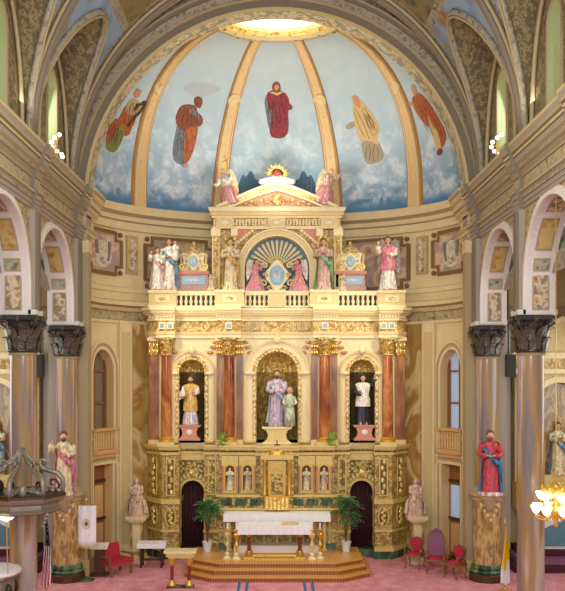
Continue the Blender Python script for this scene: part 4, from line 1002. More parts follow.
def cartouche(parent, cx, y, cz, k, nm='cartouche'):
    m = MB(); m.M = Matrix.Translation((cx, y, cz)) @ Matrix.Diagonal((k, k, k, 1))
    m.plate([(.40 * cos(a) * (1 + .12 * cos(4 * a)), .52 * sin(a) * (1 + .1 * cos(4 * a))) for a in [2 * PI * i / 40 for i in range(40)]], -.04, .08, 'altar_cream')
    for sx in (-1, 1):
        for (ax_, az, r) in ((.46, .36, .13), (.5, -.3, .15), (.42, 0, .1), (.25, -.5, .12), (.22, .5, .1)):
            m.tube([(sx * (ax_ + r * (1 - i / 12) * cos(i * .75)), -.05, az + r * (1 - i / 12) * sin(i * .75)) for i in range(11)], .035, 'altar_cream2' if r < .13 else 'altar_cream', 6)
    c = part(m, nm, parent)
    m = MB(); m.M = Matrix.Translation((cx, y - .07 * k, cz)) @ Matrix.Diagonal((k, k, k, 1)); m.ell((0, 0, 0), (.27, .07, .38), 'plaque_blue', 20, 10)
    e = part(m, 'blue_oval', c, True)
    m = MB(); m.M = Matrix.Translation((cx, y - .13 * k, cz)) @ Matrix.Diagonal((k, k, k, 1))
    m.tube([(-.1, 0, -.15), (-.1, 0, .15), (0, -.02, -.02), (.1, 0, .15), (.1, 0, -.15)], .022, 'altar_cream', 5); m.tube([(0, -.01, .2), (0, -.01, .02)], .02, 'gold', 5); m.tube([(-.06, -.01, .14), (.06, -.01, .14)], .02, 'gold', 5); part(m, 'monogram', e)
cartouche(RD, 0, 29.72, 9.95, .95)
for s in (-1, 1):
    for x0, hw in ((2.18, .14), (1.52, .09)):
        m = MB(); m.box(s * x0 - hw, s * x0 + hw, 29.72, 29.9, 9.34, 11.6, 'altar_cream2'); m.box(s * x0 - hw * .6, s * x0 + hw * .6, 29.7, 29.74, 9.5, 11.2, 'altar_gold'); m.box(s * x0 - hw - .03, s * x0 + hw + .03, 29.66, 29.9, 11.35, 11.62, 'altar_cream'); m.ell((s * x0, 29.66, 11.25), (.09, .06, .12), 'bright_gold', 8, 6); part(m, 'upper_pilaster', RD)
    m = MB(); m.plate([(s * 1.42, 11.66), (s * .6, 11.66), (s * 1.1, 11.35), (s * 1.42, 10.95)], 29.8, 29.86, 'salmon')
    for k in range(6): m.ell((s * (1.38 - .1 * k), 29.78, 11.15 + .08 * k), (.07, .04, .07), 'altar_cream', 6, 5)
    part(m, 'spandrel_relief', RD)
m = MB(); m.box(-2.3, 2.3, 29.7, 30.4, 11.6, 11.7, 'altar_cream'); m.box(-2.27, 2.27, 29.72, 30.4, 11.7, 11.98, 'altar_gold')
for k in range(40): m.box(-2.25 + k * .113, -2.2 + k * .113, 29.68, 29.74, 11.73, 11.95, 'altar_cream')
for x in (-1.85, 0, 1.85): m.box(x - .3, x + .3, 29.62, 29.9, 11.6, 11.99, 'altar_cream2'); m.ell((x, 29.62, 11.83), (.2, .05, .12), 'altar_cream', 10, 6)
part(m, 'upper_frieze', RD)
m = MB(); m.box(-2.32, 2.32, 29.6, 30.4, 11.98, 12.05, 'altar_cream'); m.box(-2.36, 2.36, 29.52, 30.4, 12.05, 12.17, 'altar_cream2'); m.plate([(-2.38, 12.17), (2.38, 12.17), (2.44, 12.33), (-2.44, 12.33)], 29.42, 30.4, 'altar_cream'); part(m, 'upper_cornice', RD)
# segmental pediment: centre below, chord half 2.1, rise .85
PB0 = 12.33
def pz(x): return PB0 + .86 * max(0, 1 - (abs(x) / 2.15) ** 1.25)
XS = [-2.15 + 4.3 * i / 36 for i in range(37)]
def pband(o0, o1):
    return [(x, max(PB0, pz(x) + o0)) for x in XS] + [(x, max(PB0 - .02, pz(x) + o1) - .001) for x in reversed(XS)]
m = MB(); m.plate([(x, pz(x) - .02) for x in XS], 29.75, 30.2, 'salmon'); pd = part(m, 'pediment', RD)
for o0, o1, y, mt in ((.05, -.06, 29.42, 'altar_cream'), (-.06, -.2, 29.52, 'altar_cream2'), (-.2, -.27, 29.47, 'altar_cream')):
    m = MB(); m.plate(pband(o0, o1), y, 30.2, mt); part(m, 'pediment_moulding', pd)
m = MB(); m.box(-1.7, 1.7, 29.6, 29.8, 12.33, 12.4, 'altar_cream')
for k in range(13): m.ell(((k - 6) * .19, 29.72, 12.5 + (.08 if k % 2 else 0) + (.06 if abs(k - 6) < 4 else 0)), (.11, .05, .07), 'altar_gold', 8, 5)
m.ell((0, 29.66, 12.65), (.2, .08, .22), 'altar_gold', 12, 8); part(m, 'pediment_relief', pd, True)
for k in range(31): m = MB(); x = -1.8 + 3.6 * k / 30; m.box(x - .03, x + .03, 29.47, 29.53, pz(x) - .17, pz(x) - .08, 'bright_gold'); part(m, 'dentil', pd)
# flaming heart on a cloud
m = MB()
for k in range(9): m.ell(((k - 4) * .13, 29.6, 13.26 + .1 * cos((k - 4) * .4)), (.14, .12, .11), 'marble_white', 8, 6)
hb = part(m, 'cloud_base', RD, True)
m = MB()
for k in range(17):
    a = PI * (k - .5) / 15.5; L = .47 if k % 2 else .38
    m.M = Matrix.Translation((0, 29.62, 13.5)) @ Matrix.Rotation(-(a - PI / 2), 4, 'Y'); m.plate([(-.05, .15), (.05, .15), (0, L)], -.03, .03, 'bright_gold'); m.M = None
m.ell((0, 29.62, 13.5), (.2, .06, .2), 'gold', 14, 8); rg = part(m, 'sun_rays', hb)
m = MB(); m.ell((-.06, 29.54, 13.54), (.08, .06, .08), 's_red', 8, 6); m.ell((.06, 29.54, 13.54), (.08, .06, .08), 's_red', 8, 6); m.lathe([(.0, -.16), (.13, .0)], 0, 29.54, 's_red', 10, z0=13.53, sy=.5, caps=False); part(m, 'red_heart', hb, True)

# ------------------------------------------------------------------ statues
def lerp(a, b, t): return a + (b - a) * t
def statue(name, loc, label, cat, H=1.8, robe='s_cream', under=None, mantle=None, hair='s_hair', skin='skin', arms='pray', rz=0, group=None, wings=None, pose='stand', veil=None, cope=None, crown=None, prop=None, beard=False, seed=1, parent=None, hem=None, lean=0):
    """robed figure, 1 unit tall before scaling, facing -Y"""
    rnd = random.Random(seed)
    th = thing(name, loc, label, cat, group, rz, H)
    bpy.data.objects[th].scale = (H * 1.12, H * 1.12, H); bpy.data.objects[th].rotation_euler.y = lean
    if pose == 'stand': prof = [(.0, .135, .11), (.06, .13, .105), (.2, .115, .095), (.36, .105, .085), (.5, .098, .08), (.6, .083, .07), (.7, .098, .072), (.77, .115, .07), (.81, .10, .06), (.835, .05, .042), (.85, .035, .035)]
    elif pose == 'kneel': prof = [(.0, .22, .26), (.08, .23, .27), (.2, .19, .2), (.35, .15, .14), (.5, .12, .1), (.58, .10, .085), (.7, .115, .085), (.77, .13, .08), (.81, .11, .065), (.835, .055, .045), (.85, .04, .04)]
    else: prof = [(.0, .2, .16), (.1, .2, .18), (.28, .19, .2), (.4, .17, .17), (.5, .12, .1), (.58, .11, .085), (.7, .125, .085), (.77, .14, .08), (.81, .115, .065), (.835, .055, .045), (.85, .04, .04)]
    ph = rnd.random() * 6
    def rows(pr, grow, z0, z1, fa, nf, a0=0, a1=2 * PI, n=32):
        vs = []; rws = [p for p in pr if z0 <= p[0] <= z1]
        for z, rx, ry in rws:
            for i in range(n + (0 if a1 - a0 > 6.28 else 1)):
                a = a0 + (a1 - a0) * i / n
                q = 1 + fa * sin(nf * a + ph + z * 3) * max(0, 1 - z * 1.15) + fa * .6 * sin((nf * 2 + 1) * a - ph) * max(0, 1 - z * 1.3)
                vs.append((rx * (1 + grow) * q * cos(a), ry * (1 + grow) * q * sin(a) - (0.0 if pose == 'stand' else -.04 * (1 - z)), z))
        return vs, len(rws)
    def shell(pr, grow, z0, z1, mat, nm, fa=.1, nf=7, a0=0, a1=2 * PI, extra=None):
        n = 32; vs, k = rows(pr, grow, z0, z1, fa, nf, a0, a1, n); full = a1 - a0 > 6.28; mm = n if full else n + 1
        m = MB(); m.add(vs, [(j * mm + i, j * mm + (i + 1) % mm, (j + 1) * mm + (i + 1) % mm, (j + 1) * mm + i) for j in range(k - 1) for i in range(n)], mat)
        if full: m.add([vs[i] for i in range(mm)], [tuple(reversed(range(mm)))], mat)
        if extra: extra(m)
        return part(m, nm, th, True, False)
    dense = []
    for (z, rx, ry), (z2, rx2, ry2) in zip(prof[:-1], prof[1:]):
        for q in (0, .5): dense.append((lerp(z, z2, q), lerp(rx, rx2, q), lerp(ry, ry2, q)))
    dense.append(prof[-1])
    sh = .115 if pose == 'stand' else .125
    A = {'pray': [((.13, -.03, .66), (.03, -.14, .70))] * 2, 'down': [((.15, .0, .62), (.16, -.06, .48))] * 2, 'bless': [((.13, -.03, .66), (.03, -.13, .64)), ((.17, -.05, .68), (.15, -.12, .83))],
         'hold': [((.14, -.04, .63), (.04, -.14, .62))] * 2, 'out': [((.17, -.05, .64), (.22, -.16, .62))] * 2, 'book': [((.13, -.03, .64), (.07, -.14, .66)), ((.15, -.02, .62), (.17, -.1, .56))],
         'up': [((.17, -.03, .78), (.2, -.08, .94)), ((.14, -.04, .63), (.05, -.14, .62))], 'cross': [((.13, -.05, .64), (-.03, -.13, .70))] * 2}[arms]
    def sleeves(m):
        for sg, (e, w_) in zip((1, -1), A):
            m.tube([(sg * sh * .82, 0, .785), (sg * sh * 1.0, -.005, .76), (sg * e[0], e[1], e[2]), (sg * lerp(e[0], w_[0], .5), lerp(e[1], w_[1], .5), lerp(e[2], w_[2], .5) - .005), (sg * lerp(e[0], w_[0], .86), lerp(e[1], w_[1], .86), lerp(e[2], w_[2], .86) - .01)], [.035, .046, .044, .045, .05], robe, 10)
    shell(dense, 0, 0, 1, robe, 'robe', extra=sleeves)
    # body: torso, neck, head, arms, hands with fingers as one surface
    m = MB(); m.tube([(0, 0, .5), (0, 0, .7), (0, 0, .78), (0, -.0, .82), (0, -.004, .86), (0, -.008, .9)], [.05, .06, .05, .034, .026, .03], skin, 10)
    m.ell((0, -.008, .925), (.047, .056, .066), skin, 14, 10); m.ell((0, -.062, .918), (.009, .014, .016), skin, 6, 5); m.ell((0, -.045, .875), (.024, .02, .018), skin, 8, 6)
    for sg in (-1, 1): m.ell((sg * .047, -.004, .922), (.008, .012, .018), skin, 6, 5); m.ell((sg * .018, -.054, .935), (.009, .006, .006), skin, 6, 4)
    for sg, (e, w_) in zip((1, -1), A):
        e_ = Vector((sg * e[0], e[1], e[2])); q = Vector((sg * w_[0], w_[1], w_[2])); d = (q - e_).normalized()
        m.tube([(sg * .08, 0, .77), tuple(e_), tuple(q)], [.03, .024, .016], skin, 8)
        pr = q + d * .03; m.tube([tuple(q), tuple(pr), tuple(q + d * .045)], [.016, .021, .015], skin, 8, sq=.6)
        side = d.cross(Vector((0, 0, 1))); side = side.normalized() if side.length > .05 else Vector((1, 0, 0))
        for k in range(4):
            b = q + d * .04 + side * (k - 1.5) * .0105; L = (.03, .037, .034, .026)[k]; m.tube([tuple(b), tuple(b + d * L * .6), tuple(b + d * L + Vector((0, 0, -.006)))], [.0062, .0058, .0045], skin, 5)
        b = q + d * .012 + side * sg * -.016; m.tube([tuple(b), tuple(b + d * .02 + side * sg * -.016), tuple(b + d * .036 + side * sg * -.018)], [.0075, .0065, .005], skin, 5)
    for sg in (-1, 1):
        if pose == 'stand': m.tube([(sg * .04, -.01, .52), (sg * .045, -.03, .1), (sg * .05, -.09, .012), (sg * .052, -.135, .008)], [.045, .03, .024, .015], skin, 8)
        else: m.tube([(sg * .05, 0, .52), (sg * .07, -.12, .3), (sg * .07, -.1, .06)], [.05, .04, .03], skin, 8)
    b_ = bpy.data.objects[part(m, 'body', th, True, False)]
    rm = b_.modifiers.new('rm', 'REMESH'); rm.mode = 'VOXEL'; rm.voxel_size = .0065; rm.use_smooth_shade = True
    # hair
    m = MB(); m.ell((0, .006, .944), (.056, .062, .06), hair, 12, 8)
    if not beard: m.tube([(0, .03, .93), (0, .045, .88), (0, .05, .82)], [.045, .045, .03], hair, 10)
    if beard: m.ell((0, -.045, .87), (.032, .026, .04), hair, 8, 6)
    part(m, 'hair', th, True, False)
    if under: shell(dense, -.03, 0, .3, under, 'underskirt', .14, 9) if not hem else None
    if hem:
        m = MB(); shell([(z, rx * 1.08, ry * 1.08) for z, rx, ry in dense], 0, 0, hem[1], hem[0], 'skirt', .12, 8)
    if mantle:
        a0, a1 = (-.15 * PI, 1.15 * PI)
        def ex(m):
            m.tube([(-.1, -.06, .74), (-.02, -.095, .62), (.08, -.1, .5), (.12, -.04, .46)], [.02, .035, .04, .02], mantle, 8)
            m.tube([(.11, -.03, .6), (.13, -.03, .4), (.14, -.02, .2)], [.03, .035, .02], mantle, 8)
        shell([(z, rx * 1.22, ry * 1.25) for z, rx, ry in dense], 0, .04, .83, mantle, 'mantle', .12, 6, a0, a1, ex)
    if cope:
        shell([(z, rx * 1.3, ry * 1.3) for z, rx, ry in dense], 0, cope[1], .84, cope[0], 'cope', .07, 6)
    if veil:
        m = MB(); m.ell((0, .012, .935), (.062, .066, .07), veil, 12, 8)
        vs = []
        for j, (z, r) in enumerate(((.96, .06), (.88, .075), (.8, .125), (.66, .14), (.5, .15))):
            for i in range(13): a = PI * i / 12; vs.append((r * cos(a) * (1 + .05 * (i % 2)), r * .75 * sin(a) + .01, z))
        m.add(vs, [(j * 13 + i, j * 13 + i + 1, j * 13 + 14 + i, j * 13 + 13 + i) for j in range(4) for i in range(12)], veil); part(m, 'veil', th, True, False)
    if crown:
        m = MB(); m.lathe([(.045, 0), (.05, .03), (.044, .03), (.04, 0)], 0, 0, crown, 12, z0=.972, caps=False)
        for k in range(7): a = 2 * PI * k / 7; m.ell((.048 * cos(a), .048 * sin(a), 1.005), (.009, .009, .02), crown, 5, 4)
        part(m, 'crown', th, False, False)
    if wings:
        for sg in (-1, 1):
            m = MB(); o = [(.03, .78), (.1, .92), (.17, .98), (.22, .92), (.25, .75), (.26, .55), (.23, .32), (.17, .42), (.1, .55), (.05, .66)]
            m.M = Matrix.Rotation(sg * .45, 4, 'Z'); m.plate([(sg * x, z) for x, z in o], .09, .115, wings)
            for k in range(5): m.tube([(sg * .09, .085, .82 - .05 * k), (sg * (.23 - .01 * k), .085, .7 - .085 * k)], [.018, .008], wings, 5)
            m.M = None; part(m, 'wing', th, False, False)
    if prop: prop(th)
    return th
def p_book(th):
    m = MB(); m.box(-.19, -.09, -.15, -.13, .58, .68, 's_white'); m.box(-.3 + .12, -.08, -.145, -.115, .575, .685, 'paint_tan'); part(m, 'book', th, False, False)
def p_staff(th):
    m = MB(); m.tube([(.2, -.1, 0), (.2, -.1, 1.25)], .011, 'gold', 6); m.tube([(.1, -.1, 1.12), (.3, -.1, 1.12)], .011, 'gold', 6); part(m, 'cross_staff', th, False, False)
def p_trumpet(th):
    m = MB(); m.tube([(-.25, -.1, .5), (.1, -.12, .78)], .011, 'marble_white', 6); m.tube([(-.15, -.11, .72), (-.05, -.1, .56)], .01, 'marble_white', 6); part(m, 'sword', th, False, False)
def p_child(robe, hr='s_hair', dx=.0, dz=.56, k=.42, rz=0):
    def f(th):
        m = MB(); m.M = Matrix.Translation((dx, -.15, dz)) @ Matrix.Scale(k, 4)
        m.lathe([(.13, 0), (.12, .3), (.1, .55), (.12, .75), (.05, .84), (.035, .86)], 0, 0, robe, 14, sy=.75, fold=lambda a, z: 1 + .08 * sin(6 * a) * (1 - z))
        for sg in (-1, 1): m.tube([(sg * .1, 0, .76), (sg * .15, -.04, .6), (sg * .1, -.12, .56)], [.04, .035, .025], robe, 8)
        part(m, 'child_robe', th, True, False)
        m = MB(); m.M = Matrix.Translation((dx, -.15, dz)) @ Matrix.Scale(k, 4)
        m.ell((0, -.01, .94), (.075, .08, .095), 'skin', 12, 8); m.tube([(0, 0, .8), (0, 0, .9)], .04, 'skin', 8)
        for sg in (-1, 1): m.tube([(sg * .1, -.12, .56), (sg * .07, -.16, .56)], [.025, .02], 'skin', 6); m.tube([(sg * .04, -.02, .05), (sg * .05, -.1, -.02)], [.035, .025], 'skin', 6)
        c = part(m, 'child_body', th, True, False)
        m = MB(); m.M = Matrix.Translation((dx, -.15, dz)) @ Matrix.Scale(k, 4); m.ell((0, .015, .965), (.082, .085, .085), hr, 10, 8); part(m, 'child_hair', th, True, False)
    return f
def pedestal(name, x, y, z0, h, w, mat, mat2, label, plaque=True, group=None):
    th = thing(name, (x, y, z0), label, 'pedestal', group)
    m = MB(); pl = [(-w * .5, 0), (w * .5, 0), (w * .5, .12 * h), (w * .38, .25 * h), (w * .33, .5 * h), (w * .4, .78 * h), (w * .52, .86 * h), (w * .52, h), (-w * .52, h), (-w * .52, .86 * h), (-w * .4, .78 * h), (-w * .33, .5 * h), (-w * .38, .25 * h), (-w * .5, .12 * h)]
    m.M = Matrix.Translation((x, y, z0)); m.plate(pl, -w * .32, w * .32, mat); part(m, 'pedestal_body', th)
    m = MB(); m.box(x - w * .55, x + w * .55, y - w * .36, y + w * .36, z0 + h * .88, z0 + h, mat2); part(m, 'moulding', th); m = MB(); m.box(x - w * .53, x + w * .53, y - w * .35, y + w * .35, z0, z0 + h * .1, mat2); part(m, 'foot_moulding', th)
    if plaque: m = MB(); m.ell((x, y - w * .33, z0 + h * .5), (w * .16, w * .05, h * .2), 's_white', 12, 8); part(m, 'plaque', th, True)
    return z0 + h
# main niches
zt = pedestal('statue_pedestal', 0, 29.55, 3.97, .62, .95, 'altar_cream2', 'altar_cream', 'cream scrolled pedestal under the statue in the central niche', False)
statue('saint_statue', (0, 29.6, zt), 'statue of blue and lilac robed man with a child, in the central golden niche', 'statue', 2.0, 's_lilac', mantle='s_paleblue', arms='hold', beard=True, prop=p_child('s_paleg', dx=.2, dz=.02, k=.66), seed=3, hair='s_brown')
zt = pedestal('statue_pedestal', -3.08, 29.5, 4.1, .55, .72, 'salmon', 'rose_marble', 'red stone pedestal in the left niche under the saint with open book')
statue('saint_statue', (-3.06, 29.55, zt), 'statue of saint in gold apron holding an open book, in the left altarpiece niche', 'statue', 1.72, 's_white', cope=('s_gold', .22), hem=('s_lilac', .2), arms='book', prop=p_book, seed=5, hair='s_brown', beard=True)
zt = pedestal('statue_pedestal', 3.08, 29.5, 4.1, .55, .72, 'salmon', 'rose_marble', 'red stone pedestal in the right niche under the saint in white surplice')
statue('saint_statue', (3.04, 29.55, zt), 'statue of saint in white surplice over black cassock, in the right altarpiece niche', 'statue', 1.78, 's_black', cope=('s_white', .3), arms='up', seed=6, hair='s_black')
# statuettes of the altar gradine
for x, l, mt in ((-1.63, 'small pale statuette in the outer left little niche beside the tabernacle', 's_cream'), (-1.02, 'small pale statuette in the inner left little niche beside the tabernacle', 's_tan'), (1.02, 'small pale statuette in the inner right little niche beside the tabernacle', 's_cream'), (1.63, 'small pale statuette in the outer right little niche beside the tabernacle', 's_tan')):
    statue('niche_statuette', (x, 28.86, 2.43), l, 'statuette', .78, mt, mantle='s_grey', arms='pray', seed=int(x * 9 + 40), group='statuettes of the altar niches', skin='skin_pale')
# upper storey
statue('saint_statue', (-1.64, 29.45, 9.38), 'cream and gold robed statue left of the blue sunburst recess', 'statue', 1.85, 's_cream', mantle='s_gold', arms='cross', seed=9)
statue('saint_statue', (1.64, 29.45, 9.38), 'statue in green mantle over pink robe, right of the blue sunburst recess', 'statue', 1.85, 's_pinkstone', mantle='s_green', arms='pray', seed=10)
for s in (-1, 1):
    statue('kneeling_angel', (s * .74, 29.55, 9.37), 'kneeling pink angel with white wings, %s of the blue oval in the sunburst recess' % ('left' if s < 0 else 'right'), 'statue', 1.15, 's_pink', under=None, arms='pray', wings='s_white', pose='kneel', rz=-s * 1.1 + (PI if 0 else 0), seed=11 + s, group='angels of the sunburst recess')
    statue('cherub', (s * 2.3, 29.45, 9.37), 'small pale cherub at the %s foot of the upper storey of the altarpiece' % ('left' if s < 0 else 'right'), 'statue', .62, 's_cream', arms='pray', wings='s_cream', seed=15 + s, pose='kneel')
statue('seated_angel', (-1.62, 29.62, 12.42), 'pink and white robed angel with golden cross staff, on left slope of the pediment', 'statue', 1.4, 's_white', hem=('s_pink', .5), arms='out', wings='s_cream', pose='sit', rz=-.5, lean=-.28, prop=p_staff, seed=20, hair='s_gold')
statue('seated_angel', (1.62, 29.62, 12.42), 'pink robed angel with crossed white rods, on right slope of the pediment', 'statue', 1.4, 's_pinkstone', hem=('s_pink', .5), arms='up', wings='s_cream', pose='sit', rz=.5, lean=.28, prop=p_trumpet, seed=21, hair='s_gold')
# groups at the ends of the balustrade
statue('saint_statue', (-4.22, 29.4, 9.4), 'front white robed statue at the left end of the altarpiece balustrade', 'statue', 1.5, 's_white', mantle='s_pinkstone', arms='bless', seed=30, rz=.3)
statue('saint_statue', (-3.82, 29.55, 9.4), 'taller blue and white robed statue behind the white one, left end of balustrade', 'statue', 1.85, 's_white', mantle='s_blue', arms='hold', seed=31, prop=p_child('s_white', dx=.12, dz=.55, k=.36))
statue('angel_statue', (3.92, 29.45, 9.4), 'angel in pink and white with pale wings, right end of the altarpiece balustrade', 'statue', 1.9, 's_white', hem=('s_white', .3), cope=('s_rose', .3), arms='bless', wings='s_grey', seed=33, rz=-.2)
# shrines behind the balustrade
def shrine(x, label):
    th = thing('reliquary_shrine', (x, 29.92, 8.78), label, 'shrine')
    m = MB(); m.box(x - .5, x + .5, 29.7, 30.15, 8.78, 9.42, 'altar_cream2'); m.box(x - .56, x + .56, 29.66, 30.18, 9.42, 9.54, 'rose_marble'); m.box(x - .52, x + .52, 29.7, 30.15, 9.54, 9.98, 'rose_marble'); m.box(x - .57, x + .57, 29.64, 30.18, 9.98, 10.1, 'salmon'); b = part(m, 'chest', th)
    m = MB(); m.box(x - .42, x + .42, 29.67, 29.7, 9.62, 9.9, 'plaque_blue'); m.ell((x, 29.67, 9.76), (.28, .03, .06), 's_white', 12, 6); part(m, 'blue_panel', b)
    m = MB(); m.plate([(x - .5, 10.1), (x + .5, 10.1), (x + .42, 10.22), (x + .36, 10.5), (x + .42, 10.75), (x - .42, 10.75), (x - .36, 10.5), (x - .42, 10.22)], 29.75, 30.05, 'altar_cream'); 
    for s in (-1, 1): m.tube([(x + s * (.42 + .1 * cos(i * .7) * (1 - i / 14)), 29.74, 10.24 + .12 * sin(i * .7) * (1 - i / 14)) for i in range(11)], .03, 'gold', 6); m.tube([(x + s * .5, 29.76, 10.14), (x + s * .44, 29.76, 10.4), (x + s * .47, 29.76, 10.72)], .045, 'altar_cream2', 8)
    part(m, 'shrine_case', th)
    cartouche(th, x, 29.72, 10.45, .55, 'case_front')
    m = MB(); m.lathe([(.44, 0), (.4, .05), (.3, .08), (.28, .16), (.16, .22), (.12, .3), (.04, .34), (.06, .4), (.0, .44)], x, 29.9, 'altar_gold', 16, z0=10.75, sy=.5); part(m, 'shrine_crown', th, True)
shrine(-2.98, 'small shrine with blue oval on red and blue chest, behind left balustrade'); shrine(2.62, 'small shrine with blue oval on red and blue chest, behind right balustrade')
# statues on the nave columns
def bracket(x, y, z, label):
    th = thing('statue_bracket', (x, y, z), label, 'bracket'); m = MB()
    m.lathe([(.08, -.5), (.12, -.35), (.22, -.18), (.26, -.1), (.3, -.06), (.3, 0)], x, y, 'tan', 14, z0=z, sy=.9); part(m, 'corbel', th, True)
bracket(-6.5, 25.48, 2.72, 'stone bracket on the left column under the pink robed statue'); bracket(6.5, 25.48, 2.72, 'stone bracket on the right column under the red and blue statue')
statue('sacred_heart_statue', (-6.5, 25.4, 2.74), 'large statue in deep pink mantle over cream robe, on the left column', 'statue', 1.95, 's_cream', mantle='s_rose', arms='bless', beard=True, seed=40, rz=.25)
statue('sacred_heart_statue', (6.5, 25.4, 2.74), 'large statue in red robe and bright blue mantle, on the right column', 'statue', 1.98, 's_red', mantle='s_deepblue', arms='hold', hem=('s_white', .1), seed=41, rz=-.2, hair='s_brown', beard=True)

# pedestal groups beside the altarpiece
for s, lab in ((-1, 'left'), (1, 'right')):
    x, y = s * 4.78, 28.55
    th = thing('stone_pedestal', (x, y, 0), 'pale square stone pedestal under the sculpture group, %s of the altarpiece' % lab, 'pedestal')
    m = MB(); m.box(x - .34, x + .34, y - .34, y + .34, 0, .14, 'cream'); m.box(x - .28, x + .28, y - .28, y + .28, .14, .26, 'cream'); part(m, 'plinth', th)
    m = MB(); m.box(x - .2, x + .2, y - .2, y + .2, .26, 1.4, 'honey_marble'); m.box(x - .13, x + .13, y - .22, y - .2, .4, 1.28, 'cream'); part(m, 'shaft', th)
    m = MB(); m.box(x - .26, x + .26, y - .26, y + .26, 1.4, 1.48, 'cream'); m.box(x - .34, x + .34, y - .34, y + .34, 1.48, 1.6, 'cream'); part(m, 'cap', th)
    statue('pedestal_figure', (x - .03, y, 1.6), 'pinkish carved mother and child on the pedestal %s of the altarpiece' % lab, 'statue', 1.25, 's_pinkstone', mantle='s_stone', veil='s_pinkstone', arms='hold', pose='sit', prop=p_child('s_stone', dx=-.06 * s, dz=.38, k=.4, hr='s_stone'), skin='s_stone', hair='s_pinkstone', seed=50 + s)

# ------------------------------------------------------------------ sanctuary platform
PLT = thing('altar_platform', (0, 27.5, 0), 'three tiered polished wooden altar platform with cut corners on the pink carpet', 'platform')
for k in range(3):
    y0 = 25.75 + .33 * k; hw = 2.04 - .1 * k; ow = 2.95 - .1 * k; cz = .15 * k
    pl = [(ow, 28.85), (ow, y0 + .75 - .05 * k), (hw, y0), (-hw, y0), (-ow, y0 + .75 - .05 * k), (-ow, 28.85)]
    m = MB(); m.plate(pl, cz, cz + .12, 'riser_wood', ax='z'); g = [(ow + .03, 28.85), (ow + .03, y0 + .72 - .05 * k), (hw + .02, y0 - .04), (-hw - .02, y0 - .04), (-ow - .03, y0 + .72 - .05 * k), (-ow - .03, 28.85)]
    st = part(m, 'step', PLT)
    m = MB(); m.plate(g, cz + .12, cz + .15, 'step_wood', ax='z'); part(m, 'tread', st)
# rear predella draped in white
th = thing('predella', (0, 28.2, .45), 'low white covered step behind the front altar table', 'step')
m = MB(); m.box(-1.45, 1.45, 27.95, 28.6, .45, .66, 'marble_white'); part(m, 'cover', th); m = MB(); m.box(-1.95, 1.95, 28.4, 28.66, .45, .6, 'green_marble'); part(m, 'plinth', th)

def cloth(mb, x0, x1, y0, y1, zt, drop, mat, wav=.012, side=None):
    side = drop if side is None else side
    mb.box(x0, x1, y0, y1, zt - .03, zt, mat)
    n = 40; vs = []
    per = [(x0 + (x1 - x0) * i / n, y0) for i in range(n + 1)]
    for i, (x, y) in enumerate(per): w_ = wav * sin(i * 1.7); vs += [(x, y, zt), (x, y - .01 - w_, zt - drop), (x, y + .015 - w_, zt - drop)]
    mb.add(vs, [(3 * i + j, 3 * i + 3 + j, 3 * i + 4 + j, 3 * i + 1 + j) for i in range(n) for j in range(2)], mat)
    for x in (x0, x1):
        vs = []
        for i in range(13): y = y0 + (y1 - y0) * i / 12; w_ = wav * sin(i * 2.1); vs += [(x, y, zt), (x + (w_ + .012) * (1 if x > 0 else -1), y, zt - side)]
        mb.add(vs, [(2 * i, 2 * i + 2, 2 * i + 3, 2 * i + 1) for i in range(12)], mat)
# rear altar table top with cloth
tb = thing('rear_altar', (0, 28.35, 1.45), 'long rear altar table against the altarpiece, on baluster legs', 'altar')
m = MB(); m.box(-1.75, 1.75, 28.0, 28.7, 1.58, 1.7, 'olive_light'); part(m, 'mensa', tb)
for x in (-1.6, -1.25, 1.25, 1.6):
    m = MB(); m.lathe([(.12, 0), (.12, .06), (.06, .12), (.05, .3), (.1, .5), (.06, .62), (.09, .8), (.05, .95), (.1, 1.08), (.12, 1.13)], x, 28.2, 'rose_marble' if abs(x) < 1.4 else 'olive_light', 12, z0=.45); part(m, 'leg', tb, True)
m = MB(); cloth(m, -1.8, 1.8, 27.95, 28.68, 1.72, .24, 'cloth_white'); tag(m.build('altar_cloth'), 'long white cloth on the rear altar, below the tabernacle', 'altar cloth')
fa = thing('front_altar', (0, 27.25, .45), 'front altar table on gold and red marble legs, on the wooden platform', 'altar')
FX = X(274.5, 27.2)
m = MB(); m.box(FX - 1.05, FX + 1.05, 26.95, 27.6, 1.4, 1.5, 'marble_white'); part(m, 'table_top', fa)
for s in (-1, 1):
    for yy in (27.12, 27.45):
        m = MB(); x = FX + s * .83
        m.box(x - .17, x + .17, yy - .1, yy + .1, .45, .5, 'gold'); m.lathe([(.15, .05), (.1, .1), (.12, .14), (.07, .2), (.06, .24)], x, yy, 'gold', 12, z0=.45); m.lathe([(.055, .24), (.055, .7)], x, yy, 'oxblood', 12, z0=.45); m.lathe([(.06, .7), (.1, .76), (.07, .82), (.12, .95)], x, yy, 'gold', 12, z0=.45); part(m, 'leg', fa, 'auto')
m = MB(); m.box(FX - .85, FX + .85, 27.2, 27.35, .47, .55, 'gold'); part(m, 'stretcher', fa)
m = MB(); cloth(m, FX - 1.2, FX + 1.2, 26.9, 27.65, 1.53, .28, 'cloth_white'); tag(m.build('altar_cloth'), 'white cloth covering the front altar table', 'altar cloth')
th = thing('altar_missal', (.42, 27.25, 1.53), 'open book on a low stand, lying on the front altar cloth', 'book')
m = MB(); m.box(.15, .7, 27.1, 27.45, 1.533, 1.56, 'gold'); part(m, 'stand', th); m = MB(); m.box(.18, .42, 27.12, 27.43, 1.56, 1.585, 's_cream'); m.box(.43, .67, 27.12, 27.43, 1.56, 1.585, 's_cream'); part(m, 'pages', th)
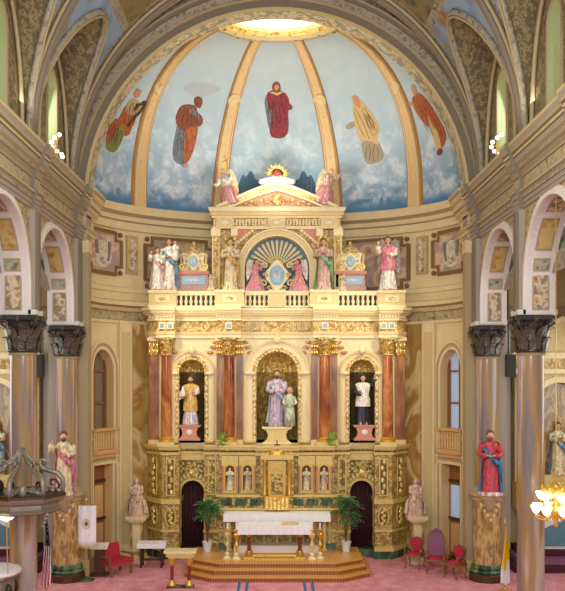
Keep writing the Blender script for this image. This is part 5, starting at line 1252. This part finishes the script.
# candle stands
for k, (px, d, l) in enumerate(((227.5, 27.05, 'outer'), (236.5, 26.95, 'inner'), (312, 26.95, 'inner'), (320, 27.05, 'outer'))):
    x = X(px, d); th = thing('candle_stand', (x, d, .45), 'ornate gold and white candle stand, %s one %s of the front altar' % (l, 'left' if px < 277 else 'right'), 'candlestick', 'candle stands beside the front altar')
    m = MB(); m.lathe([(.15, 0), (.15, .03), (.1, .07), (.06, .1), (.09, .16), (.05, .22)], x, d, 'altar_cream', 14, z0=.45); part(m, 'base', th, 'auto')
    m = MB(); m.lathe([(.04, .2), (.035, .35), (.09, .45), (.04, .55), (.035, .65), (.1, .75), (.12, .8), (.05, .86), (.03, .92)], x, d, 'gold' if k % 2 else 'altar_cream2', 14, z0=.45); part(m, 'stem', th, 'auto')
    m = MB(); m.lathe([(.1, .92), (.11, .94), (.03, .96)], x, d, 'gold', 14, z0=.45); m.lathe([(.028, .94), (.028, 1.3 if k in (1, 2) else 1.15)], x, d, 'cloth_white', 10, z0=.45); part(m, 'candle', th, 'auto')
# ambo with two red columns
X0 = X(180, 25.0)
am_ = thing('ambo', (X0, 25.1, 0), 'marble lectern table on gold footed red columns, front left of the platform', 'lectern')
m = MB(); m.box(X0 - .48, X0 + .48, 24.9, 25.4, 1.06, 1.13, 'altar_cream'); m.box(X0 - .42, X0 + .42, 24.94, 25.36, .95, 1.06, 'olive_light'); m.box(X0 - .36, X0 + .36, 24.98, 25.32, .9, .95, 'altar_cream2'); part(m, 'top', am_)
for s in (-1, 1):
    x = X0 + s * .26; m = MB(); m.box(x - .14, x + .14, 25.0, 25.3, 0, .06, 'green_marble'); m.lathe([(.12, .06), (.12, .1), (.06, .18), (.055, .22)], x, 25.15, 'gold', 12); m.lathe([(.05, .22), (.05, .66)], x, 25.15, 'oxblood', 12); m.lathe([(.055, .66), (.1, .74), (.1, .9)], x, 25.15, 'gold', 8); part(m, 'leg', am_, 'auto')
m = MB(); m.box(X0 - .4, X0 + .4, 25.02, 25.28, 0, .05, 'green_marble'); part(m, 'plinth', am_)

# ------------------------------------------------------------------ potted palms, small plants
def palm(x, y, z, label, seed, H=1.85):
    r = random.Random(seed); th = thing('potted_palm', (x, y, z), label, 'plant')
    m = MB(); m.lathe([(.0, .0), (.12, 0), (.17, .3), (.19, .33), (.17, .34), (.15, .3), (.0, .28)], x, y, 'terracotta', 18, z0=z, caps=False); part(m, 'pot', th, 'auto')
    m = MB(); tips = []
    for k in range(7):
        a = r.random() * 6.3; q = (x + .17 * cos(a), y + .17 * sin(a), z + H * (.5 + .26 * r.random())); m.tube([(x, y, z + .25), (x + .05 * cos(a), y + .05 * sin(a), z + .9), q], [.02, .016, .01], 's_brown', 6); tips.append(q)
    part(m, 'stem', th, True)
    m = MB()
    for q in tips * 16:
        a = r.random() * 6.3; el = r.uniform(-.5, 1.1); L = r.uniform(.24, .44); d = Vector((cos(a) * cos(el), sin(a) * cos(el), sin(el)))
        c = Vector(q); sd = d.cross(Vector((0, 0, 1))).normalized()
        pts = [c + d * L * t + Vector((0, 0, -.45 * L * t * t)) for t in (0, .35, .7, 1)]
        m.tube(pts, .006, 'leaf_dark', 3)
        for t in (.3, .5, .7, .85, 1):
            b = c + d * L * t + Vector((0, 0, -.45 * L * t * t))
            for sg in (-1, 1):
                e = b + (d * .6 + sd * sg).normalized() * .14 + Vector((0, 0, -.03)); mid = (b + e) / 2; wv = d * .022
                m.add([b, mid + wv, e, mid - wv], [(0, 1, 2, 3)], ('leaf', 'leaf_dark', 'leaf_dark')[r.randrange(3)])
    part(m, 'foliage', th)
palm(-2.35, 28.15, .45, 'tall potted palm left of the altar, before the left arched doorway', 3, 2.35)
palm(2.33, 28.15, .45, 'tall potted palm right of the altar, before the right arched doorway', 5, 2.35)
for x, l in ((X(222, 28.85), 'small bright green plant on the altarpiece ledge, left of the tabernacle'), (X(332, 28.85), 'small bright green plant on the altarpiece ledge, right of the tabernacle')):
    th = thing('small_plant', (x, 28.98, 3.97), l, 'plant'); r = random.Random(int(x * 10))
    m = MB(); m.lathe([(.0, 0), (.06, 0), (.08, .12), (.07, .12), (0, .1)], x, 28.98, 'gold', 12, z0=3.97, caps=False); part(m, 'pot', th, True)
    m = MB()
    for k in range(110):
        a = r.random() * 6.3; L = r.uniform(.1, .3); el = r.uniform(-.9, 1.3); d = Vector((cos(a) * cos(el), sin(a) * cos(el), sin(el))); c = Vector((x, 28.96, 4.12)); b = c + d * L; sd = d.cross(Vector((0, 0, 1))).normalized() * .03
        m.add([b - sd, b + d * .06, b + sd, b - d * .05], [(0, 1, 2, 3)], 'leaf_bright')
    part(m, 'foliage', th)

# ------------------------------------------------------------------ chairs
def chair(x, y, rz, label, hi=False, group=None, w=.56):
    th = thing('throne_chair' if hi else 'velvet_chair', (x, y, 0), label, 'chair', group, rz); h = 1.35 if hi else 1.0; vel = 'purple_velvet' if hi else 'red_velvet'
    m = MB(); m.box(-w / 2, w / 2, -.26, .26, .4, .47, 'chair_frame'); part(m, 'seat_frame', th, False, False)
    m = MB(); m.ell((0, -.01, .48), (w * .48, .26, .07), 'red_velvet', 16, 8); part(m, 'seat', th, True, False)
    o = [(-w * .4, .5), (w * .4, .5), (w * .46, h * .78), (w * .3, h * .95), (0, h), (-w * .3, h * .95), (-w * .46, h * .78)]
    if not hi: o = [(-w * .2, .52), (w * .2, .52), (w * .3, .7), (w * .46, .85), (w * .4, .95), (0, 1.0), (-w * .4, .95), (-w * .46, .85), (-w * .3, .7)]
    m = MB(); m.plate(o, .2, .26, 'chair_frame'); bf = part(m, 'back_frame', th, False, False)
    m = MB(); m.plate([(px * .82, .72 + (pz - .72) * .88) for px, pz in o], .16, .22, vel); part(m, 'backrest', th, False, False)
    if hi:
        m = MB()
        for k in range(5): m.ell(((k - 2) * .07, .19, h + .02 - abs(k - 2) * .03), (.04, .03, .05), vel, 8, 6)
        part(m, 'crest', th, True, False)
    for sx in (-1, 1):
        m = MB(); m.tube([(sx * w * .45, .22, .5), (sx * w * .47, .0, .68), (sx * w * .47, -.22, .68), (sx * w * .45, -.23, .45)], .025, 'chair_frame', 8); part(m, 'armrest', th, True, False)
        for sy in (-1, 1):
            m = MB(); m.tube([(sx * w * .43, sy * .22, .42), (sx * w * .47, sy * .25, .25), (sx * w * .41, sy * .22, .1), (sx * w * .45, sy * .25, .0)], [.032, .026, .02, .026], 'chair_frame', 8); part(m, 'leg', th, True, False)
    return th
def XX(px, d): return X(px, d)
chair(X(415, 27.6), 27.7, -.5, 'red velvet chair with carved frame, left of the tall purple backed chair')
chair(X(437, 26.9), 27.0, -.15, 'tall purple backed throne with red seat, between two red chairs', True, w=.68)
chair(X(456, 26.2), 26.35, -.9, 'red velvet chair by the right column pedestal, right of the tall throne')
# settee on the left
x, y = X(115, 26.6), 26.8
th = thing('red_bench_chair', (x, y, 0), 'wide red upholstered wooden chair by the left apse door', 'chair', None, .9)
m = MB(); m.box(-.45, .45, -.3, .3, .38, .5, 'red_velvet'); part(m, 'seat', th, False, False)
m = MB(); m.M = Matrix.Rotation(-.15, 4, 'X'); m.box(-.45, .45, .26, .34, .45, .98, 'red_velvet'); part(m, 'backrest', th, False, False)
m = MB(); m.box(-.46, .46, -.31, .31, .32, .38, 'chair_frame'); part(m, 'seat_frame', th, False, False)
for sx in (-1, 1):
    m = MB(); m.box(sx * .44, sx * .5, -.28, .28, .6, .65, 'chair_frame'); m.box(sx * .44, sx * .5, -.28, -.22, .3, .62, 'chair_frame'); part(m, 'armrest', th, False, False)
    for sy in (-1, 1): m = MB(); m.box(sx * .4 - .03, sx * .4 + .03, sy * .26 - .03, sy * .26 + .03, 0, .33, 'chair_frame'); part(m, 'leg', th, False, False)
# credence table left
x, y = X(152, 27.9), 27.9
th = thing('credence_table', (x, y, 0), 'small dark side table with white cloth, left of the altarpiece', 'table')
m = MB(); m.box(x - .42, x + .42, y - .25, y + .25, .72, .78, 'wood_dark'); part(m, 'table_top', th)
for sx in (-1, 1):
    for sy in (-1, 1): m = MB(); m.lathe([(.05, 0), (.03, .1), (.05, .35), (.03, .6), (.04, .72)], x + sx * .34, y + sy * .18, 'wood_dark', 8); part(m, 'leg', th, True)
m = MB(); m.box(x - .34, x + .34, y - .03, y + .03, .2, .26, 'wood_dark'); part(m, 'stretcher', th)
m = MB(); cloth(m, x - .47, x + .47, y - .28, y + .28, .81, .16, 'cloth_white'); tag(m.build('table_cloth'), 'white cloth on the small side table left of the altarpiece', 'tablecloth')
# dark kneeler / cabinet by the left chair
x, y = X(95, 26.3), 26.45
th = thing('hymn_stand', (x, y, 0), 'low dark stand with open white book, behind the white banner', 'stand')
m = MB(); m.box(x - .06, x + .22, y + .05, y + .3, 0, .9, 'wood_dark'); m.box(x - .2, x + .36, y, y + .35, 0, .08, 'wood_dark'); part(m, 'case', th); m = MB(); m.M = Matrix.Translation((x + .08, y + .1, .93)) @ Matrix.Rotation(.4, 4, 'X'); m.box(-.28, .0, -.15, .2, 0, .03, 's_white'); m.box(.01, .28, -.15, .2, 0, .03, 's_white'); part(m, 'open_book', th)

# ------------------------------------------------------------------ banner and flags
x, y = X(86, 26.0), 26.0
th = thing('church_banner', (x, y, 0), 'white banner with round gold emblem, hanging on a brass stand by the left pier', 'banner')
m = MB(); m.lathe([(.26, 0), (.26, .03), (.1, .08), (.04, .14)], x, y, 'green_marble', 16); part(m, 'base', th, 'auto')
m = MB(); m.tube([(x, y, .1), (x, y, 2.48)], .02, 'gold', 8); m.ell((x, y, 2.52), .045, 'gold'); part(m, 'pole', th)
m = MB(); m.tube([(x - .4, y - .05, 2.35), (x + .5, y - .05, 2.38)], .014, 'gold', 6); part(m, 'crossbar', th)
m = MB(); vs = []; N = 20
for j in range(9):
    zz = 2.34 - 1.2 * j / 8
    for i in range(N + 1):
        u = i / N; dz = (-.10 * abs(u - .5) * 2 * -1 if 0 else 0); z_ = zz - (0 if j < 8 else .09 * (1 - abs(2 * u - 1)) - .0)
        vs.append((x - .27 + .6 * u, y - .07 + .018 * sin(u * 14 + j * .2), z_))
m.add(vs, [(j * (N + 1) + i, j * (N + 1) + i + 1, (j + 1) * (N + 1) + i + 1, (j + 1) * (N + 1) + i) for j in range(8) for i in range(N)], 'cloth_white'); cl = bpy.data.objects[part(m, 'banner_cloth', th, True)]; so = cl.modifiers.new('s', 'SOLIDIFY'); so.thickness = .01
m = MB(); cx_ = x + .03
m.plate([(cx_ + .13 * cos(a), 1.78 + .16 * sin(a)) for a in [2 * PI * i / 24 for i in range(24)]], y - .115, y - .105, 'banner_gold', [[(cx_ + .095 * cos(a), 1.78 + .12 * sin(a)) for a in [2 * PI * i / 24 for i in range(24)]]])
m.plate([(cx_ + .05 * cos(a), 1.78 + .075 * sin(a)) for a in [2 * PI * i / 12 for i in range(12)]], y - .12, y - .105, 'brown_trim'); part(m, 'emblem', cl.name)
m = MB()
for i in range(24): u = i / 23; m.box(x - .27 + .6 * u - .006, x - .27 + .6 * u + .006, y - .08, y - .07, 1.14 - .09 * (1 - abs(2 * u - 1)) - .07, 1.16 - .09 * (1 - abs(2 * u - 1)), 'banner_gold')
part(m, 'fringe', cl.name)
def flag(x, y, H, label, cat, kind):
    th = thing('flag_on_pole', (x, y, 0), label, cat)
    m = MB(); m.lathe([(.18, 0), (.18, .05), (.06, .1), (.03, .16)], x, y, 'gold', 16); part(m, 'base', th, 'auto')
    m = MB(); m.tube([(x, y, .1), (x, y, H)], .018, 'door_wood', 8); part(m, 'pole', th)
    m = MB(); m.tube([(x, y, H), (x, y, H + .08), (x, y, H + .2)], [.03, .03, .002], 'gold', 8); part(m, 'finial', th)
    # limp folded cloth hung down the pole
    N = 36; M_ = 26; cols = {}
    vs = []
    for j in range(M_ + 1):
        v = j / M_; z = H - .05 - (H - .3) * v; wd = .03 + .14 * min(1, v * 1.2) 
        for i in range(N + 1):
            u = i / N; xx = x + (u - .42) * wd * 1.6 + .02 * sin(v * 5); yy = y - .06 + .05 * sin(u * 19 + v * 2) * min(1, v * 3 + .2)
            vs.append((xx, yy, z + (0 if v < .9 else .04 * sin(u * 9))))
    k = {}
    for j in range(M_):
        for i in range(N):
            u = i / N; v = j / M_
            if kind == 'us': mt = 'flag_blue' if v < .42 and u + v * .4 > .18 else ('flag_red' if int(u * 12 + v * 3) % 2 == 0 else 'flag_white')
            else: mt = 'flag_yellow' if v < .66 + .12 * sin(u * 6) else 'flag_white'
            k.setdefault(mt, []).append((j * (N + 1) + i, j * (N + 1) + i + 1, (j + 1) * (N + 1) + i + 1, (j + 1) * (N + 1) + i))
    m = MB(); m.v = vs
    for mt, f in k.items(): kk = m.k(mt); m.f += f; m.mi += [kk] * len(f)
    part(m, 'flag_cloth', th, True)
    if kind == 'us':
        m = MB()
        for a in range(14): q = random.Random(a); m.ell((x + q.uniform(-.04, .07), y - .12, H - .35 - .06 * a * .9), (.012, .006, .012), 'flag_white', 5, 4)
        part(m, 'stars', th)
flag(X(46.5, 24.3), 24.3, 2.35, 'American flag with stars and stripes on a pole, left of the pink column pedestal', 'flag', 'us')
flag(X(505, 24.6), 24.6, 2.0, 'yellow and white flag hanging on a pole before the right column', 'flag', 'pp')

# ------------------------------------------------------------------ pulpit with carved canopy (left foreground)
PX = -6.05; PY = 20.2
th = thing('pulpit_canopy', (PX, PY, 3.2), 'grey carved canopy with open scrolls, hung on the near left column', 'canopy')
m = MB(); m.lathe([(.95, 0), (.98, .06), (.9, .1), (.9, .2), (1.0, .26), (1.05, .34), (1.05, .4), (.2, .44)], PX - .15, PY + .1, 'bronze_light', 8, z0=3.12); m.lathe([(.93, -.02), (.93, 0.01)], PX - .15, PY + .1, 'wood_dark', 8, z0=3.12); part(m, 'cornice', th)
m = MB(); m.lathe([(1.07, .36), (1.07, .42), (1.0, .44)], PX - .15, PY + .1, 'wood_dark', 8, z0=3.12); part(m, 'wood_trim', th)
for a in (-PI / 2, 0, -PI, -PI / 4, -3 * PI / 4):
    m = MB(); ca_, sa = cos(a), sin(a)
    def q(r, z): return (PX - .15 + r * ca_, PY + .1 + r * sa, 3.52 + z)
    m.tube([q(.98, .02), q(1.0, .18), q(.98, .36), q(.86, .5), q(.68, .55), q(.5, .6), q(.42, .72), q(.46, .82), q(.56, .82), q(.58, .74), q(.52, .7)], [.05, .06, .065, .065, .06, .055, .05, .045, .04, .03, .03], 'bronze_light', 8)
    m.tube([q(.42, .72), q(.25, .78), q(.1, .95), q(.02, 1.1)], [.05, .05, .05, .04], 'bronze_light', 8)
    m.tube([q(.85, .04), q(.9, .2), q(.82, .34), q(.7, .34), q(.68, .24), q(.75, .2)], [.04, .035, .03, .03, .025, .02], 'bronze', 8)
    for k in range(5): m.ell(q(.9 - .16 * k, .08), (.08, .08, .07), 'bronze_light', 8, 6)
    part(m, 'scroll_bracket', th, True)
m = MB(); m.ell((PX - .55, PY - .65, 3.78), (.2, .18, .2), 'bronze', 14, 10); m.ell((PX - .2, PY - .75, 3.66), (.12, .1, .14), 'bronze_light', 10, 8); m.ell((PX + .1, PY - .7, 3.68), (.1, .1, .16), 'bronze_light', 10, 8); part(m, 'carved_finials', th, True)
m = MB()
for k in range(4): m.ell((PX + .62 - .03 * k, PY - .5, 3.1 - .09 * k), (.05, .05, .05), 'bronze_light', 8, 6)
part(m, 'pendant_drop', th, True)
m = MB(); m.tube([(PX - .15, PY + .6, 3.2), (PX - .3, 21.35, 3.2)], .12, 'bronze', 8); part(m, 'wall_bracket', th)
PB = thing('pulpit', (-6.95, 20.1, 0), 'carved grey pulpit with white cushioned rim at the lower left edge', 'pulpit')
m = MB(); m.lathe([(.3, 0), (.34, .1), (.22, .2), (.2, .7), (.42, .95), (.62, 1.0), (.62, 1.5), (.72, 1.56), (.72, 1.62)], -6.95, 20.1, 'bronze_light', 8); part(m, 'body', PB)
m = MB(); m.lathe([(.74, 1.62), (.78, 1.66), (.76, 1.72), (.6, 1.74)], -6.95, 20.1, 'marble_white', 16); part(m, 'cushion_rim', PB, True)
for k in range(8):
    a = PI / 8 + PI / 4 * k; m = MB(); m.ell((-6.95 + .6 * cos(a), 20.1 + .6 * sin(a), 1.25), (.09, .09, .17), 'bronze', 8, 6); part(m, 'carved_panel', PB, True)
LG = thing('pulpit_lamp', (X(5, 19.4), 19.4, 1.74), 'white glass bowl lamp under the pulpit canopy at the left edge', 'lamp'); lx = X(5, 19.4)
m = MB(); m.tube([(lx, 19.6, 1.74), (lx, 19.5, 3.1)], .015, 'gold', 6); part(m, 'rod', LG)
m = MB(); m.lathe([(.04, 0), (.14, .05), (.2, .12), (.17, .12), (.0, .06)], lx, 19.5, 'lamp_glass', 16, z0=2.98, caps=False); part(m, 'lamp_bowl', LG, True)

# ------------------------------------------------------------------ chandelier (right)
CY = 19.2; CXx = X(556, CY); CZ = Z(508, CY)
th = thing('chandelier', (CXx, CY, CZ), 'brass chandelier with white frosted glass shades, at the right edge', 'chandelier')
m = MB(); m.tube([(CXx, CY, CZ + .5), (CXx, CY, 14.0)], .012, 'gold', 6); part(m, 'rod', th)
m = MB(); m.lathe([(.02, -.45), (.06, -.4), (.03, -.3), (.1, -.15), (.14, -.05), (.06, .1), (.04, .3), (.12, .42), (.1, .55), (.03, .6)], CXx, CY, 'gold', 14, z0=CZ); part(m, 'body', th, True)
m = MB(); m.lathe([(.3, 0), (.33, .04), (.34, .1), (.3, .1)], CXx, CY, 'bright_gold', 20, z0=CZ + .32, caps=False)
for k in range(10): a = 2 * PI * k / 10; m.ell((CXx + .33 * cos(a), CY + .33 * sin(a), CZ + .46), (.04, .04, .07), 'gold', 6, 5); m.tube([(CXx + .05 * cos(a), CY + .05 * sin(a), CZ + .36), (CXx + .32 * cos(a), CY + .32 * sin(a), CZ + .36)], .01, 'gold', 5)
part(m, 'crown_ring', th)
for tier, (n, rr, zz) in enumerate(((8, .46, -.12), (6, .34, .18))):
    for k in range(n):
        a = 2 * PI * (k + .5 * tier) / n; u = (cos(a), sin(a))
        m = MB(); m.tube([(CXx + u[0] * .1, CY + u[1] * .1, CZ + zz - .05), (CXx + u[0] * rr * .6, CY + u[1] * rr * .6, CZ + zz - .16), (CXx + u[0] * rr, CY + u[1] * rr, CZ + zz - .1), (CXx + u[0] * rr, CY + u[1] * rr, CZ + zz)], .014, 'gold', 6); ar = part(m, 'arm', th, True)
        m = MB(); m.lathe([(.03, 0), (.06, .02), (.09, .07), (.12, .14), (.13, .18), (.11, .17)], CXx + u[0] * rr, CY + u[1] * rr, 'lamp_glass', 12, z0=CZ + zz, caps=False); part(m, 'glass_shade', ar, True)
light('chandelier_lamp', 'POINT', (CXx, CY, CZ + .1), None, 22, (1, .92, .75), .4)
# lamp clusters on the cornice by the far clerestory windows
for s in (-1, 1):
    x = s * (6.33); y = 24.0; z = 12.38
    th = thing('cornice_lamp', (x, y, z), 'cluster of glowing white glass lamps on the %s nave cornice' % ('left' if s < 0 else 'right'), 'lamp')
    m = MB(); m.tube([(x, y, z - .04), (x, y, z + .75)], .02, 'gold', 6); m.lathe([(.1, 0), (.1, .03), (.03, .06)], x, y, 'gold', 10, z0=z - .02); part(m, 'stand', th)
    for k in range(7):
        a = k * .9; dx, dy, dz = .16 * cos(a), .16 * sin(a), .25 + .1 * k
        m = MB(); m.tube([(x, y, z + dz - .1), (x + dx, y + dy, z + dz)], .01, 'gold', 5); ar = part(m, 'arm', th)
        m = MB(); m.ell((x + dx, y + dy, z + dz + .05), (.065, .065, .06), 'lamp_glass', 8, 6); part(m, 'glass_globe', ar, True)
# speakers
for s, px, d in ((-1, 37.5, 26.6), (1, 511, 26.6)):
    x = X(px, d); z = Z(377, d)
    th = thing('hanging_speaker', (x, d, z), 'black speaker box high up behind the %s columns' % ('left' if s < 0 else 'right'), 'speaker')
    m = MB(); m.box(x - .16, x + .16, d, d + .3, z, z + .72, 'black'); part(m, 'cabinet', th); m = MB(); m.box(x - .14, x + .14, d - .015, d, z + .04, z + .68, 'bronze'); part(m, 'grille', th)
    m = MB(); m.box(x - .05, x + .05, d + .3, d + .36, z + .3, z + .4, 'black'); m.tube([(x, d + .3, z + .5), (x, d + .4, z + 5.2 - 1)], .02, 'black', 6); part(m, 'hanger', th)

# ------------------------------------------------------------------ side altars in the aisles
for s, lab in ((1, 'right'), (-1, 'left')):
    ax_ = s * 9.6; y = 28.2
    th = thing('side_altar', (ax_, y, 0), 'gilded side altar with arched niche and pediment in the %s aisle' % lab, 'altar')
    def bx(m, a, b, y0, y1, z0, z1, mt): m.box(ax_ + a, ax_ + b, y0, y1, z0, z1, mt)
    m = MB(); bx(m, -1.3, 1.3, y - .4, y + .7, .6, 1.7, 'marble_white'); bx(m, -1.4, 1.4, y - .5, y + .7, 1.7, 1.85, 'marble_white')
    m.plate([(ax_ - .9, .7), (ax_ + .9, .7), (ax_ + .9, 1.2), (ax_, 1.6), (ax_ - .9, 1.2)], y - .44, y - .4, 'blue_paint'); part(m, 'altar_table', th)
    m = MB(); m.plate([(ax_ - 1.5, 2.8), (ax_ + 1.5, 2.8), (ax_ + 1.5, 7.2), (ax_ - 1.5, 7.2)], y + .2, y + .5, 'altar_cream2', [arch_hole(ax_, .75, 3.0, 5.4)], edge='olive'); part(m, 'niche_wall', th)
    m = MB(); m.plate(arch_ring(ax_, .75, .95, 2.9, 5.4), y + .12, y + .2, 'altar_cream'); part(m, 'niche_frame', th)
    m = MB(); m.plate(arch_hole(ax_, .8, 2.8, 5.4), y + .5, y + .56, 'honey_marble'); part(m, 'niche_back', th)
    m = MB(); bx(m, -1.5, 1.5, y, y + .6, 1.85, 2.8, 'olive_light'); part(m, 'gradine', th)
    for sg in (-1, 1):
        m = MB(); m.lathe([(.16, 2.9), (.14, 3.0), (.13, 6.0)], ax_ + sg * 1.2, y, 'red_marble', 14); c = part(m, 'column', th, True)
        m = MB(); cap_mesh(m, ax_ + sg * 1.2, y, 6.0, .13, .45, 'altar_gold', 'gold'); part(m, 'capital', c)
    m = MB(); bx(m, -1.6, 1.6, y - .2, y + .6, 6.45, 6.6, 'altar_cream'); bx(m, -1.55, 1.55, y - .15, y + .6, 6.6, 6.95, 'altar_gold'); bx(m, -1.7, 1.7, y - .3, y + .6, 6.95, 7.15, 'altar_cream'); part(m, 'entablature', th)
    m = MB(); m.plate([(ax_ - 1.1, 7.15), (ax_ + 1.1, 7.15), (ax_ + 1.1, 7.7), (ax_, 8.2), (ax_ - 1.1, 7.7)], y - .1, y + .5, 'altar_cream2'); m.plate([(ax_ - 1.2, 7.65), (ax_, 8.2), (ax_ + 1.2, 7.65), (ax_ + 1.2, 7.8), (ax_, 8.38), (ax_ - 1.2, 7.8)], y - .2, y + .5, 'altar_cream'); part(m, 'pediment', th)
    m = MB(); bx(m, -1.9, 1.9, y - 1.3, y + .7, 0, .2, 'dark_red'); bx(m, -1.7, 1.7, y - .95, y + .7, .2, .4, 'purple_velvet'); bx(m, -1.5, 1.5, y - .6, y + .7, .4, .6, 'dark_red'); part(m, 'steps', th)
    statue('saint_statue', (ax_, y + .3, 3.0), 'pale statue in the niche of the %s aisle side altar' % lab, 'statue', 1.8, 's_cream', mantle='s_blue', arms='pray', seed=60 + s)
    for k in range(4):
        x = ax_ - .8 + k * .5; cn = thing('altar_candle', (x, y - .2, 1.85), ('outermost left', 'second from left', 'second from right', 'outermost right')[k] + ' candle on the %s aisle side altar' % lab, 'candle', 'candles on the %s side altar' % lab)
        m = MB(); m.lathe([(.07, 0), (.03, .05), (.03, .2), (.06, .22)], x, y - .2, 'gold', 10, z0=1.85); part(m, 'candlestick', cn, True)
        m = MB(); m.lathe([(.02, .2), (.02, .5)], x, y - .2, 'cloth_white', 8, z0=1.85); part(m, 'wax', cn)
        m = MB(); m.ell((x, y - .2, 2.38), (.012, .012, .03), 'lamp_glass', 6, 5); part(m, 'flame', cn)
